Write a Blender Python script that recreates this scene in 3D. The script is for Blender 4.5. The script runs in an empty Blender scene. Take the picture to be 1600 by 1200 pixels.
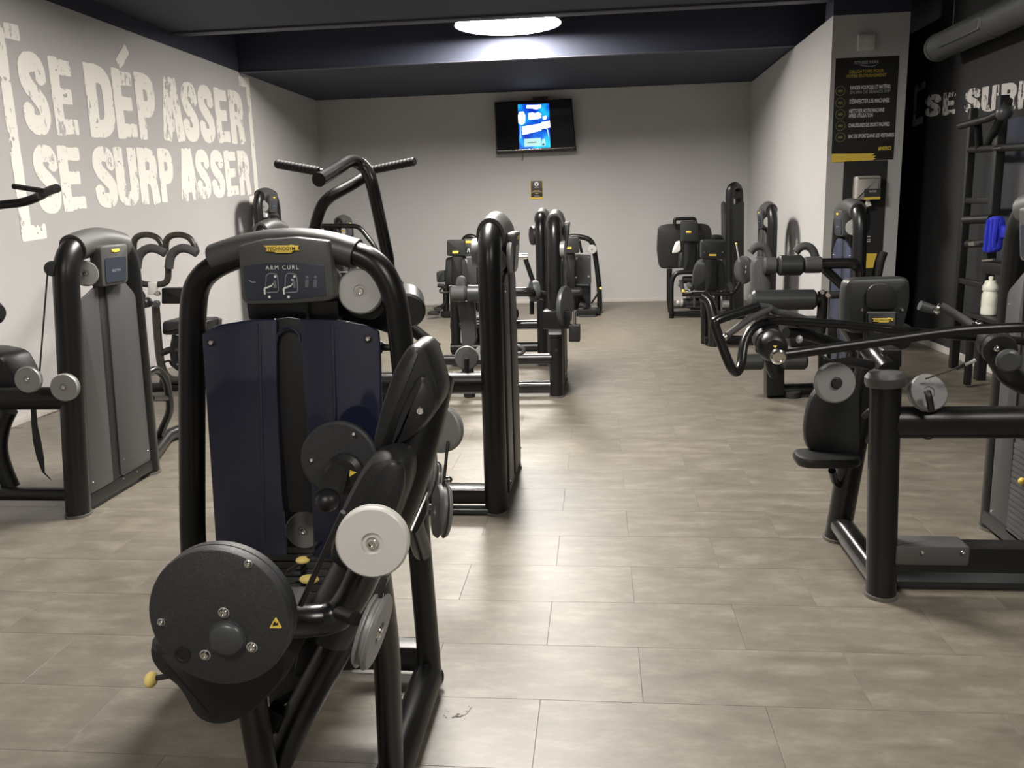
import bpy, bmesh, math, random
from mathutils import Vector as V, Matrix, noise as mnoise
random.seed(7)
SC = bpy.context.scene
COL = SC.collection

# ------------------------------------------------------------------ camera
FOC = 1330.0                                   # focal length in pixels of the 1600x1200 frame
CAM_LOC = V((0, 0, 1.55))
CAM_ROT = Matrix(((0.99456, 0.00843, 0.10384), (0.09966, 0.20392, -0.97390), (-0.02939, 0.97895, 0.20197)))
EUL = (math.radians(78.33), math.radians(1.653), math.radians(5.716))
from mathutils import Euler
CAM_ROT = Euler(EUL, 'XYZ').to_matrix()
cd = bpy.data.cameras.new('camera'); cam = bpy.data.objects.new('camera', cd); COL.objects.link(cam)
cam.location = CAM_LOC; cam.rotation_euler = EUL
cd.sensor_fit = 'HORIZONTAL'; cd.sensor_width = 36; cd.lens = 36 * FOC / 1600; cd.clip_start = .05
SC.camera = cam
# ------------------------------------------------------------------ world, exposure
w = bpy.data.worlds.new('world'); SC.world = w; w.use_nodes = True
w.node_tree.nodes['Background'].inputs[0].default_value = (.9, .95, 1, 1)
w.node_tree.nodes['Background'].inputs[1].default_value = .0
SC.view_settings.view_transform = 'Standard'; SC.view_settings.look = 'None'
SC.view_settings.gamma = 1; SC.view_settings.use_curve_mapping = False
SC.view_settings.exposure = 0.0
LAMP_POWER = 100.0                              # radiance of the lamp diffusers
LAMPS = [(-1.02, 10.3, 3.60), (-1.0, 4.95, 3.66), (-1.0, -0.6, 3.66), (2.2, 1.2, 3.40)]
LAMP_K = [1.15, 1.10, .30, .28]

# ------------------------------------------------------------------ pixel -> place
def ray(px, py): return CAM_ROT @ V(((px - 800) / FOC, -(py - 600) / FOC, -1))
def P(px, py, Y):
    d = ray(px, py); return CAM_LOC + d * (Y / d.y)
def PX(px, py, X):
    d = ray(px, py); return CAM_LOC + d * (X / d.x)
def F(px, py, z=0.0):
    d = ray(px, py); return CAM_LOC + d * ((z - CAM_LOC.z) / d.z)

# ------------------------------------------------------------------ materials
def mat(name, col, rough=.5, metal=0, bump=0, bscale=200, var=0, vscale=6, spec=.5, emit=None, estr=0, coat=0, alpha=1):
    m = bpy.data.materials.new(name); m.use_nodes = True
    n = m.node_tree.nodes; l = m.node_tree.links; b = n['Principled BSDF']
    b.inputs['Base Color'].default_value = (*col, 1); b.inputs['Roughness'].default_value = rough
    b.inputs['Metallic'].default_value = metal; b.inputs['Specular IOR Level'].default_value = spec
    b.inputs['Coat Weight'].default_value = coat; b.inputs['Alpha'].default_value = alpha
    if emit: b.inputs['Emission Color'].default_value = (*emit, 1); b.inputs['Emission Strength'].default_value = estr
    tc = n.new('ShaderNodeTexCoord')
    if var:
        t = n.new('ShaderNodeTexNoise'); t.inputs['Scale'].default_value = vscale; t.inputs['Detail'].default_value = 4
        l.new(tc.outputs['Object'], t.inputs['Vector'])
        r = n.new('ShaderNodeMapRange'); r.inputs[1].default_value = .3; r.inputs[2].default_value = .7
        r.inputs[3].default_value = 1 - var; r.inputs[4].default_value = 1 + var
        l.new(t.outputs[0], r.inputs[0])
        x = n.new('ShaderNodeVectorMath'); x.operation = 'SCALE'; x.inputs[0].default_value = col
        l.new(r.outputs[0], x.inputs['Scale']); l.new(x.outputs[0], b.inputs['Base Color'])
    if bump:
        t = n.new('ShaderNodeTexNoise'); t.inputs['Scale'].default_value = bscale; t.inputs['Detail'].default_value = 2
        l.new(tc.outputs['Object'], t.inputs['Vector'])
        bp = n.new('ShaderNodeBump'); bp.inputs['Strength'].default_value = bump; bp.inputs['Distance'].default_value = .002
        l.new(t.outputs[0], bp.inputs['Height']); l.new(bp.outputs[0], b.inputs['Normal'])
    return m

def paint_mat(name, col, wall, thr=.60):
    """worn stencil paint: scratches and flakes show the wall colour"""
    m = mat(name, col, .6); n = m.node_tree.nodes; l = m.node_tree.links; b = n['Principled BSDF']
    g = n.new('ShaderNodeNewGeometry')
    mp = n.new('ShaderNodeMapping'); mp.inputs['Scale'].default_value = (1, 1, .45); l.new(g.outputs['Position'], mp.inputs[0])
    t = n.new('ShaderNodeTexNoise'); t.inputs['Scale'].default_value = 16; t.inputs['Detail'].default_value = 6; t.inputs['Roughness'].default_value = .7
    l.new(mp.outputs[0], t.inputs['Vector'])
    t2 = n.new('ShaderNodeTexNoise'); t2.inputs['Scale'].default_value = 2.6; t2.inputs['Detail'].default_value = 2
    l.new(g.outputs['Position'], t2.inputs['Vector'])
    a = n.new('ShaderNodeMath'); a.operation = 'MULTIPLY_ADD'; a.inputs[1].default_value = .45
    l.new(t2.outputs[0], a.inputs[0]); l.new(t.outputs[0], a.inputs[2])
    r = n.new('ShaderNodeMapRange'); r.inputs[1].default_value = thr + .225; r.inputs[2].default_value = thr + .255
    l.new(a.outputs[0], r.inputs[0])
    x = n.new('ShaderNodeMix'); x.data_type = 'RGBA'; x.inputs[6].default_value = (*col, 1); x.inputs[7].default_value = (*wall, 1)
    l.new(r.outputs[0], x.inputs[0]); l.new(x.outputs[2], b.inputs['Base Color'])
    return m

def floor_mat():
    m = mat('stone_vinyl', (.3, .27, .23), .42); n = m.node_tree.nodes; l = m.node_tree.links; b = n['Principled BSDF']
    g = n.new('ShaderNodeNewGeometry'); oi = n.new('ShaderNodeObjectInfo')
    off = n.new('ShaderNodeVectorMath'); off.operation = 'SCALE'; off.inputs[0].default_value = (13, 7, 0)
    l.new(oi.outputs['Random'], off.inputs['Scale'])
    ad = n.new('ShaderNodeVectorMath'); l.new(g.outputs['Position'], ad.inputs[0]); l.new(off.outputs[0], ad.inputs[1])
    mp = n.new('ShaderNodeMapping'); mp.inputs['Scale'].default_value = (1, 2.4, 1); l.new(ad.outputs[0], mp.inputs[0])
    t = n.new('ShaderNodeTexNoise'); t.inputs['Scale'].default_value = 4.2; t.inputs['Detail'].default_value = 10; t.inputs['Roughness'].default_value = .72
    l.new(mp.outputs[0], t.inputs['Vector'])
    cr = n.new('ShaderNodeValToRGB')
    e = cr.color_ramp.elements
    e[0].position = .28; e[0].color = (.085, .073, .055, 1); e[1].position = .75; e[1].color = (.235, .209, .168, 1)
    k = e.new(.52); k.color = (.142, .125, .098, 1)
    l.new(t.outputs[0], cr.inputs[0])
    tv = n.new('ShaderNodeMapRange'); tv.inputs[3].default_value = .97; tv.inputs[4].default_value = 1.03; l.new(oi.outputs['Random'], tv.inputs[0])
    x = n.new('ShaderNodeVectorMath'); x.operation = 'SCALE'; l.new(cr.outputs[0], x.inputs[0]); l.new(tv.outputs[0], x.inputs['Scale'])
    l.new(x.outputs[0], b.inputs['Base Color'])
    rr = n.new('ShaderNodeMapRange'); rr.inputs[3].default_value = .40; rr.inputs[4].default_value = .46
    l.new(t.outputs[0], rr.inputs[0]); l.new(rr.outputs[0], b.inputs['Roughness'])
    bp = n.new('ShaderNodeBump'); bp.inputs['Strength'].default_value = .10; bp.inputs['Distance'].default_value = .003; b.inputs['Specular IOR Level'].default_value = 1.0
    l.new(t.outputs[0], bp.inputs['Height']); l.new(bp.outputs[0], b.inputs['Normal'])
    return m

def stain_mat():
    return mat('scuff_dirt', (.03, .028, .025), .8)

WALL = (.47, .46, .455)
DARK = (.016, .016, .017)
MT = dict(
    wall=mat('grey_wall_paint', WALL, .75, var=.03, vscale=1.2, bump=.15, bscale=90),
    dark=mat('black_wall_paint', DARK, .7, var=.12, vscale=1.5),
    ceil=mat('dark_navy_ceiling_paint', (.026, .031, .052), .75, var=.08, vscale=.8),
    steel=mat('navy_beam_paint', (.05, .052, .07), .5),
    floor=floor_mat(), base=mat('pale_skirting', (.50, .47, .44), .6),
    metal=mat('black_powder_coat', (.0058, .0058, .0058), .34, spec=.42, bump=.06, bscale=500),
    gloss=mat('black_gloss_tube', (.009, .009, .009), .24),
    plas=mat('black_plastic', (.010, .010, .0104), .42, bump=.1, bscale=350),
    cap=mat('grey_plastic', (.062, .062, .060), .44, bump=.2, bscale=420),
    disc=mat('speckled_charcoal_plastic', (.026, .027, .029), .5, bump=.5, bscale=420, var=.25, vscale=160),
    knob=mat('charcoal_plastic', (.045, .048, .051), .38),
    foam=mat('grey_foam', (.045, .045, .045), .7, bump=.3, bscale=260),
    vinyl=mat('black_vinyl', (.0105, .0108, .0108), .43, bump=.25, bscale=140),
    gvinyl=mat('charcoal_vinyl', (.020, .0215, .0215), .42, bump=.25, bscale=140),
    shield=mat('smoked_acrylic_blue_reflection', (.011, .0135, .032), .10, coat=.3),  # blue reflection put into the base colour of the dark shield
    gshield=mat('grey_shield_plastic', (.046, .046, .047), .45, bump=.1, bscale=300),
    slot=mat('interior_shade_black', (.006, .006, .0065), .6),  # black standing for the shade inside openings
    screen=mat('dark_placard', (.030, .036, .050), .25),
    silver=mat('silver_pulley_plastic', (.40, .395, .38), .38, metal=.25, var=.04, vscale=30),
    bright=mat('lamplit_silver_pulley_plastic', (.60, .59, .565), .38, metal=.1), mid=mat('mid_grey_pulley_plastic', (.28, .275, .265), .4, metal=.2),  # bright: lighter copy of the pulley silver, lamp light put into its colour
    gpul=mat('dull_grey_pulley_plastic', (.20, .20, .197), .45, metal=.2),
    chrome=mat('chrome', (.72, .70, .66), .18, metal=1),
    yel=mat('yellow_plastic', (.85, .62, .10), .45), lyel=mat('pale_yellow_plastic', (.85, .66, .22), .5),
    blk=mat('black_print', (.01, .01, .01), .6), wht=mat('white_print', (.75, .74, .72), .6),
    gpr=mat('grey_print', (.30, .31, .33), .6), dpr=mat('dim_print', (.13, .14, .16), .6),
    rub=mat('black_rubber', (.010, .010, .010), .7), foot=mat('brown_grey_foot_cap', (.10, .092, .082), .55),
    cable=mat('black_cable', (.012, .011, .010), .5), brown=mat('brown_black_tube', (.028, .024, .020), .35),
    bshield=mat('shield_plastic_blue_reflection', (.040, .048, .090), .35), rackm=mat('matt_black_rack_paint', (.005, .005, .005), .55),  # shield blue is a reflection put into the colour
    plate=mat('cast_weight_plate', (.05, .05, .05), .5),
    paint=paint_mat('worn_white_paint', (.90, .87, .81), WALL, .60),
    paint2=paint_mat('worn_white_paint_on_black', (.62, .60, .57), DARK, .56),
    tv=mat('glossy_black_screen', (.010, .010, .012), .12), tvb=mat('tv_bezel', (.012, .012, .013), .3),
    posterm=mat('black_poster_print', (.017, .016, .015), .45), yprint=mat('yellow_print', (.80, .58, .08), .55),
    dyprint=mat('dull_yellow_print', (.42, .33, .05), .55), gold=mat('olive_icon_print', (.20, .17, .06), .55),
    box=mat('white_plastic_box', (.55, .54, .51), .5), disp=mat('satin_steel', (.50, .48, .44), .35, metal=.4),
    duct=mat('galvanised_duct', (.10, .105, .10), .5, metal=.3, var=.1, vscale=8), grille=mat('duct_grille', (.06, .06, .06), .5),
    bottle=mat('cream_bottle_plastic', (.86, .86, .74), .4), towel=mat('royal_blue_towel', (.012, .022, .42), .9, bump=.6, bscale=120),
    cloth=mat('white_towel_cloth', (.80, .78, .72), .9), chalk=mat('scuff_dirt', (.05, .047, .042), .8),
)

# ------------------------------------------------------------------ mesh builder
def fillet(pts, rad, n=5, closed=False):
    if not rad: return [V(p) for p in pts]
    pts = [V(p) for p in pts]; out = []; N = len(pts)
    for i, p in enumerate(pts):
        if not closed and i in (0, N - 1): out.append(p); continue
        a = pts[i - 1]; b = pts[(i + 1) % N]
        r = rad[i] if isinstance(rad, (list, tuple)) else rad
        ra = min(r, (a - p).length * .48); rb = min(r, (b - p).length * .48)
        if ra < 1e-5 or rb < 1e-5: out.append(p); continue
        A = p + (a - p).normalized() * ra; B = p + (b - p).normalized() * rb
        for k in range(n + 1):
            t = k / n; out.append(A * (1 - t) ** 2 + p * 2 * t * (1 - t) + B * t * t)
    return out

class MB:
    def __init__(s): s.v = []; s.f = []
    def add(s, vs, fs):
        o = len(s.v); s.v += [V(q) for q in vs]; s.f += [[i + o for i in f] for f in fs]; return s
    def tube(s, pts, r, r2=None, up=None, seg=12, fil=0, n=5, caps=True, dome=0):
        pts = fillet(pts, fil, n); N = len(pts)
        rs = r if isinstance(r, (list, tuple)) else [r] * N
        if len(rs) != N: rs = [rs[0] + (rs[-1] - rs[0]) * i / (N - 1) for i in range(N)]
        k = (r2 / rs[0]) if r2 else 1
        vs = []; prev = None
        for i, p in enumerate(pts):
            t = (pts[min(i + 1, N - 1)] - pts[max(i - 1, 0)]).normalized()
            if up is not None:
                a = V(up).cross(t)
                if a.length < 1e-4: a = prev or t.orthogonal()
            elif prev is None: a = t.orthogonal()
            else: a = prev - t * prev.dot(t)
            a.normalize(); prev = a; b = t.cross(a)
            for q in range(seg):
                an = 2 * math.pi * q / seg
                vs.append(p + a * (math.cos(an) * rs[i]) + b * (math.sin(an) * rs[i] * k))
        fs = [[i * seg + q, i * seg + (q + 1) % seg, (i + 1) * seg + (q + 1) % seg, (i + 1) * seg + q] for i in range(N - 1) for q in range(seg)]
        if caps: fs += [list(range(seg))[::-1], [(N - 1) * seg + q for q in range(seg)]]
        return s.add(vs, fs)
    def slab(s, outl, th, bev=0, fil=0, n=4, steps=2):
        """rounded, bevelled plate: outline of 3-D points, swept along th"""
        o = fillet(outl, fil, n, True); th = V(th); N = len(o)
        nrm = th.normalized(); c = sum(o, V()) / N
        ar = sum(((o[i] - c).cross(o[(i + 1) % N] - c).dot(nrm) for i in range(N)))
        if ar < 0: o = o[::-1]
        ins = []
        for i in range(N):
            e1 = (o[i] - o[i - 1]); e2 = (o[(i + 1) % N] - o[i])
            m = nrm.cross(e1).normalized() + nrm.cross(e2).normalized()
            ins.append(m.normalized() if m.length > 1e-6 else V())
        L = th.length; bev = min(bev, L * .49); rows = []
        if bev:
            for k in range(steps + 1):
                a = math.pi / 2 * k / steps
                rows.append((bev * (1 - math.sin(a)), bev * (1 - math.cos(a))))
            rows = rows + [(i, L - h) for i, h in rows[::-1]]
        else: rows = [(0, 0), (0, L)]
        vs = []
        for i_, h in rows: vs += [o[i] + ins[i] * i_ + nrm * h for i in range(N)]
        R = len(rows)
        fs = [[r * N + i, r * N + (i + 1) % N, (r + 1) * N + (i + 1) % N, (r + 1) * N + i] for r in range(R - 1) for i in range(N)]
        fs += [list(range(N))[::-1], [(R - 1) * N + i for i in range(N)]]
        return s.add(vs, fs)
    def box(s, lo, hi, bev=0, fil=0):
        x0, y0, z0 = lo; x1, y1, z1 = hi
        return s.slab([(x0, y0, z0), (x1, y0, z0), (x1, y1, z0), (x0, y1, z0)], (0, 0, z1 - z0), bev, fil)
    def bar(s, a, b, w, h, up=(0, 0, 1), bev=.006):
        a = V(a); b = V(b); t = (b - a).normalized(); x = V(up).cross(t).normalized(); y = t.cross(x)
        return s.slab([a + x * w / 2 + y * h / 2, a - x * w / 2 + y * h / 2, a - x * w / 2 - y * h / 2, a + x * w / 2 - y * h / 2], b - a, bev, min(w, h) * .2)
    def lathe(s, c, ax, prof, seg=28):
        c = V(c); ax = V(ax).normalized(); a = ax.orthogonal().normalized(); b = ax.cross(a); vs = []; N = len(prof)
        for r, h in prof:
            for q in range(seg):
                an = 2 * math.pi * q / seg; vs.append(c + ax * h + a * (r * math.cos(an)) + b * (r * math.sin(an)))
        fs = [[i * seg + q, i * seg + (q + 1) % seg, (i + 1) * seg + (q + 1) % seg, (i + 1) * seg + q] for i in range(N - 1) for q in range(seg)]
        fs += [list(range(seg))[::-1], [(N - 1) * seg + q for q in range(seg)]]
        return s.add(vs, fs)
    def cyl(s, c, ax, r, h, bev=.004, seg=24):
        return s.lathe(c, ax, [(r - bev, 0), (r, bev), (r, h - bev), (r - bev, h)], seg)
    def ball(s, c, rx, ry, rz, seg=14):
        vs = []; R = 8; c = V(c)
        for i in range(R + 1):
            th = math.pi * (i + .02 * (i == 0) - .02 * (i == R)) / R
            for q in range(seg):
                an = 2 * math.pi * q / seg
                vs.append(c + V((rx * math.sin(th) * math.cos(an), ry * math.sin(th) * math.sin(an), rz * math.cos(th))))
        fs = [[i * seg + q, (i + 1) * seg + q, (i + 1) * seg + (q + 1) % seg, i * seg + (q + 1) % seg] for i in range(R) for q in range(seg)]
        return s.add(vs, fs)
    def build(s, name, m, parent=None, label=None, smooth=True, angle=38):
        loc = V()
        p = parent
        while p is not None: loc += p.location; p = p.parent
        me = bpy.data.meshes.new(name); me.from_pydata([q - loc for q in s.v], [], s.f)
        bm = bmesh.new(); bm.from_mesh(me); bmesh.ops.recalc_face_normals(bm, faces=bm.faces); bm.to_mesh(me); bm.free()
        if smooth:
            me.polygons.foreach_set('use_smooth', [True] * len(me.polygons)); me.set_sharp_from_angle(angle=math.radians(angle))
        me.materials.append(MT[m] if isinstance(m, str) else m); me.update()
        o = bpy.data.objects.new(name, me); COL.objects.link(o); o.parent = parent
        if label: o['label'] = label
        return o

def thing(name, label, cat, loc=(0, 0, 0), group=None):
    o = bpy.data.objects.new(name, None); COL.objects.link(o); o.location = loc; o.empty_display_size = .1
    o['label'] = label; o['category'] = cat
    if group: o['group'] = group
    return o
def tag(o, label, cat, group=None):
    o['label'] = label; o['category'] = cat
    if group: o['group'] = group
    return o
def struct(o): o['kind'] = 'structure'; return o

def text(s, origin, xd, yd, h, m, parent, name='lettering', width=None, align='CENTER', bold=0, spc=1.0, xs=1.0):
    cu = bpy.data.curves.new('tmp', 'FONT'); cu.body = s; cu.size = 1; cu.align_x = align; cu.offset = bold; cu.space_character = spc
    cu.resolution_u = 3
    ob = bpy.data.objects.new('tmp', cu); COL.objects.link(ob)
    dg = bpy.context.evaluated_depsgraph_get(); me0 = ob.evaluated_get(dg).to_mesh()
    vs = [v.co.copy() for v in me0.vertices]; fs = [list(p.vertices) for p in me0.polygons]
    ob.evaluated_get(dg).to_mesh_clear(); bpy.data.objects.remove(ob); bpy.data.curves.remove(cu)
    if not vs: return None
    w_ = max(v.x for v in vs) - min(v.x for v in vs)
    sy = h / .72; sx = (width / w_) if width else sy * xs
    xd = V(xd).normalized(); yd = V(yd).normalized(); o = V(origin)
    b = MB().add([o + xd * (v.x * sx) + yd * (v.y * sy) for v in vs], fs)
    return b.build(name, m, parent, smooth=False)

def ppoly(pts, Y, th, bev=.004, fil=.01, back=True):
    return MB().slab([P(x, y, Y) for x, y in pts], (0, th, 0), bev, fil)
def prect(x0, y0, x1, y1, Y, th, bev=.004, fil=.01):
    return ppoly([(x0, y0), (x1, y0), (x1, y1), (x0, y1)], Y, th, bev, fil)
def px2m(px, Y): return px / FOC * (Y * .985 + .12)

def pulley(root, c, ax, r=.07, m='silver', th=.034, bolt=True):
    c = V(c); ax = V(ax).normalized(); h = th / 2
    b = MB().lathe(c, ax, [(r * .30, -h), (r * .93, -h * .96), (r, -h * .55), (r, -h * .42), (r * .90, -h * .25), (r * .90, h * .25), (r, h * .42),
                           (r, h * .55), (r * .93, h * .96), (r * .30, h), (r * .27, h * .72), (r * .20, h * .72)], 40)
    p = b.build('pulley', m, root)
    if bolt:
        q = MB().lathe(c + ax * (h * .6), ax, [(r * .17, 0), (r * .17, h * .35), (r * .13, h * .6), (r * .085, h * .62), (r * .07, h * .3)], 16)
        q.build('bolt', 'chrome', p)
    return p
def bolt(root, c, ax, r=.006, h=.006):
    return MB().lathe(c, ax, [(r, 0), (r, h * .5), (r * .75, h), (r * .42, h), (r * .36, h * .5)], 12).build('bolt', 'chrome', root)

def logo(root, c, xd, yd, w_, n=None):
    """small yellow maker's badge"""
    xd = V(xd).normalized(); yd = V(yd).normalized(); nn = xd.cross(yd).normalized(); c = V(c); h = w_ * .27
    pts = [(-.5, .34), (.22, .34), (.27, .42), (.42, .30), (.5, .30), (.46, .02), (.5, -.18), (.33, -.18), (.27, -.42), (-.16, -.42), (-.2, -.30), (-.44, -.24), (-.40, .02)]
    o = MB().slab([c + xd * (x * w_) + yd * (y * h) for x, y in pts], nn * .003, .0005, 0).build('badge', 'yel', root)
    return o
def badge_text(o, c, xd, yd, w_):
    nn = V(xd).cross(V(yd)).normalized(); h = w_ * .27
    text('TECHNOGYM', V(c) + nn * .0036 - V(yd).normalized() * h * .16, xd, yd, h * .34, 'blk', o, width=w_ * .78, bold=.012)

# ------------------------------------------------------------------ weight tower shared by the machines
def tower(root, x, y0, y1, s, h=1.48, lean=.05, rx=.07, ry=.055, shield='gshield', zs=(.10, 1.21), screws=True, pul=True, leanx=0, slot=None):
    R = 0.17
    pts = [(x, y0, .012), (x + leanx, y0 + lean, h - .07), (x + leanx, (y0 + y1) / 2, h - .045), (x + leanx, y1 - lean, h - .07), (x, y1, .012)]
    fr = MB().tube(pts, rx, ry, up=(1, 0, 0), seg=20, fil=[0, R, .02, R, 0], n=8)
    # the oval is rx across the aisle, ry along the row
    f = fr.build('frame', 'metal', root)
    MB().tube([(x, y0, 0), (x, y0, .014)], rx * 1.08, ry * 1.1, up=(1, 0, 0), seg=20).build('foot_cap', 'foot', root)
    MB().tube([(x, y1, 0), (x, y1, .014)], rx * 1.08, ry * 1.1, up=(1, 0, 0), seg=20).build('foot_cap', 'foot', root)
    MB().box((x - .05, y0, .03), (x + .05, y1, .10), .008).build('base_rail', 'metal', root)
    # grey hood over the top bend
    ym = (y0 + y1) / 2; xl = x + leanx
    L = (y1 - y0) / 2 - lean - .07
    hood = MB().tube([(xl, ym - L, h - .066), (xl, ym - L * .45, h - .042), (xl, ym, h - .034), (xl, ym + L * .45, h - .042), (xl, ym + L, h - .066)],
                     rx + .006, ry + .012, up=(1, 0, 0), seg=20, fil=.1).build('hood', 'cap', root)
    # display head hanging from the hood on the aisle side
    xf = xl + s * (rx + .004); w_ = .135
    dt = V((-s * .02, 0, -.22)); c0 = V((xf + s * .03, ym, h - .055))
    for_y = V((0, 1, 0))
    out = [c0 + for_y * w_, c0 + for_y * (w_ * .95) + dt, c0 - for_y * (w_ * .95) + dt, c0 - for_y * w_]
    d = MB().slab(out, (-s * .07, 0, -.004), .012, .03).build('display_head', 'cap', root)
    fx = V((s * .0015, 0, 0)); nd = dt.normalized()
    c1 = c0 + dt * .32; c2 = c0 + dt * .92
    MB().slab([c1 + for_y * .105 + fx, c2 + for_y * .10 + fx, c2 - for_y * .10 + fx, c1 - for_y * .105 + fx], fx * 1.2, 0, .015).build('placard', 'screen', d)
    xd = for_y * s
    text('SELECTION', c0 + dt * .66 + fx * 3, xd, -dt, .012, 'gpr', d)
    logo(d, c0 + dt * .15 + fx, xd, -dt, .085)
    # two shield panels with the selector slot between them
    xs_ = x + s * (rx - .030); z0, z1 = zs
    a0, a1 = y0 + .045, y1 - .06; g0, g1 = slot or (ym - .10, ym - .02)
    th = V((s * .016, 0, 0)); lx = V((leanx * .75, 0, 0))
    def side(pa, pb, top_a, top_b): return [V((xs_, pa, z0)), V((xs_, pb, z0)), V((xs_, pb - (lean * .6 if pb == a1 else 0), top_b)) + lx, V((xs_, pa + (lean * .6 if pa == a0 else 0), top_a)) + lx]
    p1 = MB().slab(side(a0, g0, z1 - .07, z1), th, .005, .02).build('shield', shield, root)
    o = side(g1, a1, z1 + .01, z1 - .09); o.insert(3, V((xs_, ym + .15, z1 + .01)) + lx)
    p2 = MB().slab(o, th, .005, .03).build('shield', shield, root)
    MB().slab([V((xs_ - s * .004, g0 - .01, z0)), V((xs_ - s * .004, g1 + .01, z0)), V((xs_ - s * .004, g1 + .01, z1)) + lx, V((xs_ - s * .004, g0 - .01, z1)) + lx],
              (s * .012, 0, 0), .001, .02).build('slot_shade', 'slot', root)  # black sheet in place of the shade inside the open slot
    MB().box((x - .045, y0 + .12, .10), (x + .045, y1 - .12, .52), .004).build('weight_stack', 'plate', root)
    for dy in (-.03, .08): MB().tube([(xl - s * .02, ym + dy, h - .08), (x, ym + dy, .5)], .004, seg=6).build('cable', 'cable', root)
    if screws:
        for yy, zz, p in ((a0 + .03, z0 + .06, p1), (a0 + .05, z1 - .12, p1), (a1 - .03, z0 + .07, p2), (a1 - .06, z1 - .14, p2)):
            bolt(p, (xs_ + s * .016 + (leanx * .6 if zz > .6 else 0), yy, zz), (s, 0, 0), .007)
    if pul:
        pulley(root, (xl + s * .005, y0 + .15 + lean, h - .20), (.6 * s, -.8, 0) if 0 else (.35 * s, -.94, 0), .068, 'silver')
        pulley(root, (xl - s * .01, ym + .14, h - .2), (s, 0, 0), .068, 'gpul')
    return f

# ================================================================== THE SETTING
YB = F(940, 474.4).y + .22; XL = -4.54; XR = 2.329; YP = 9.30; XD = 3.437; XP = 3.07
floor = struct(MB().box((XL - .1, -2.6, -.12), (XD + .1, 8.7445, -.0035)).box((XL - .1, 8.7445, -.12), (XD + .1, YB + .1, 0)).build('floor', 'floor'))
TP, TW = .3487, .7055                                            # tile pitch in depth and width
tm = MB().box((.0006, .0006, -.004), (TW - .0006, TP - .0006, 0), .0008)
tile0 = tm.build('floor_tile', 'floor', floor, smooth=False); tmesh = tile0.data; first = True
for k in range(-2, 19):
    y = 2.468 + TP * k
    if y + TP > 8.80 or y < 1.7: continue
    x = -.200 - TW * 7 + (.327 if k % 2 == 0 else 0)
    while x < XD:
        if x + TW > XL and x > XL - .3 and x + TW < XD + .25:
            if first: o = tile0; first = False
            else: o = bpy.data.objects.new('floor_tile', tmesh); COL.objects.link(o); o.parent = floor
            o.location = (x, y, 0)
        x += TW
wl = struct(MB().box((XL - .1, -2.6, 0), (XL, YB, 3.345)).build('wall_left', 'wall'))
wb = struct(MB().box((XL - .1, YB, 0), (XD + .1, YB + .1, 3.345)).build('wall_back', 'wall'))
wp = struct(MB().box((XR, YP, 0), (XP, YB, 3.33)).build('wall_right', 'wall'))
wd = struct(MB().box((XD, -2.6, 0), (XD + .1, YB, 3.9)).build('wall_dark', 'dark'))
wf = struct(MB().box((XL - .1, -2.7, 0), (XD + .1, -2.6, 3.9)).build('wall_front', 'wall'))
ce = struct(MB().box((XL - .1, 5.7, 3.50), (XD, 9.40, 3.9)).box((XL - .1, 4.1, 3.80), (XD, 5.7, 3.9)).box((XL - .1, .2, 3.50), (XD, 4.1, 3.9)).box((XL - .1, -1.4, 3.80), (XD, .2, 3.9)).box((XL - .1, -2.6, 3.50), (XD, -1.4, 3.9)).box((XL - .1, 9.40, 3.80), (XD, 11.0, 3.9)).box((XL - .1, 11.0, 3.347), (XD, YB, 3.9))
            .box((XL - .1, -2.6, 3.346), (XL + .0, 11.0, 3.9)).build('ceiling', 'ceil'))
struct(MB().box((XL, 9.27, 3.478), (XD, 9.42, 3.50), .003).build('trim_1', 'steel'))
struct(MB().box((XL, 10.985, 3.335), (XD, 11.06, 3.347), .002).build('trim_2', 'steel'))
struct(MB().box((XR, YP - .004, 3.33), (XP, YP + .3, 3.50)).build('trim_3', 'ceil'))
struct(MB().box((XL, -2.6, 0), (XL + .012, YB, .062), .003).build('baseboard_left', 'base'))
struct(MB().box((XL, YB - .012, 0), (XR, YB, .062), .003).build('baseboard_back', 'base'))
struct(MB().box((XR - .012, YP - .012, 0), (XR, YB, .062), .003).box((XR - .012, YP - .012, 0), (XP, YP, .062), .003).build('baseboard_right', 'base'))
struct(MB().box((XD - .014, -2.6, 0), (XD, YB, .07), .003).build('baseboard_dark', 'base'))

# ceiling lamps (the first is in view; the row goes on over the photographer)
for i, (x, y, z) in enumerate(LAMPS):
    nm = ['round white ceiling lamp glowing in the recess between the dark beams', 'round ceiling lamp over the aisle nearest to the lit one in view',
          'round ceiling lamp over the aisle behind the photographer', 'round ceiling lamp behind the photographer on the side of the black wall'][i]
    t = thing('ceiling_lamp', nm, 'lamp', (x, y, z), 'round ceiling lamps in a row'); R_ = .60
    zt = 3.80 if i < 3 else 3.5
    MB().lathe((x, y, z), (0, 0, 1), [(R_ - .004, .012), (R_ + .012, 0), (R_ + .014, .05), (R_ - .02, .075)], 48).build('housing', 'ceil', t)
    MB().cyl((x, y, z + .07), (0, 0, 1), .03, zt - z - .07, .002).build('stem', 'ceil', t)
    m = mat('lamp_diffuser', (.9, .9, .88), .5, emit=(1.0, .945, .875), estr=LAMP_POWER * LAMP_K[i])
    MB().lathe((x, y, z - .004), (0, 0, 1), [(.01, 0), (R_ * .93, 0), (R_, .012), (R_ - .01, .016)], 48).build('diffuser', m, t)

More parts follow.
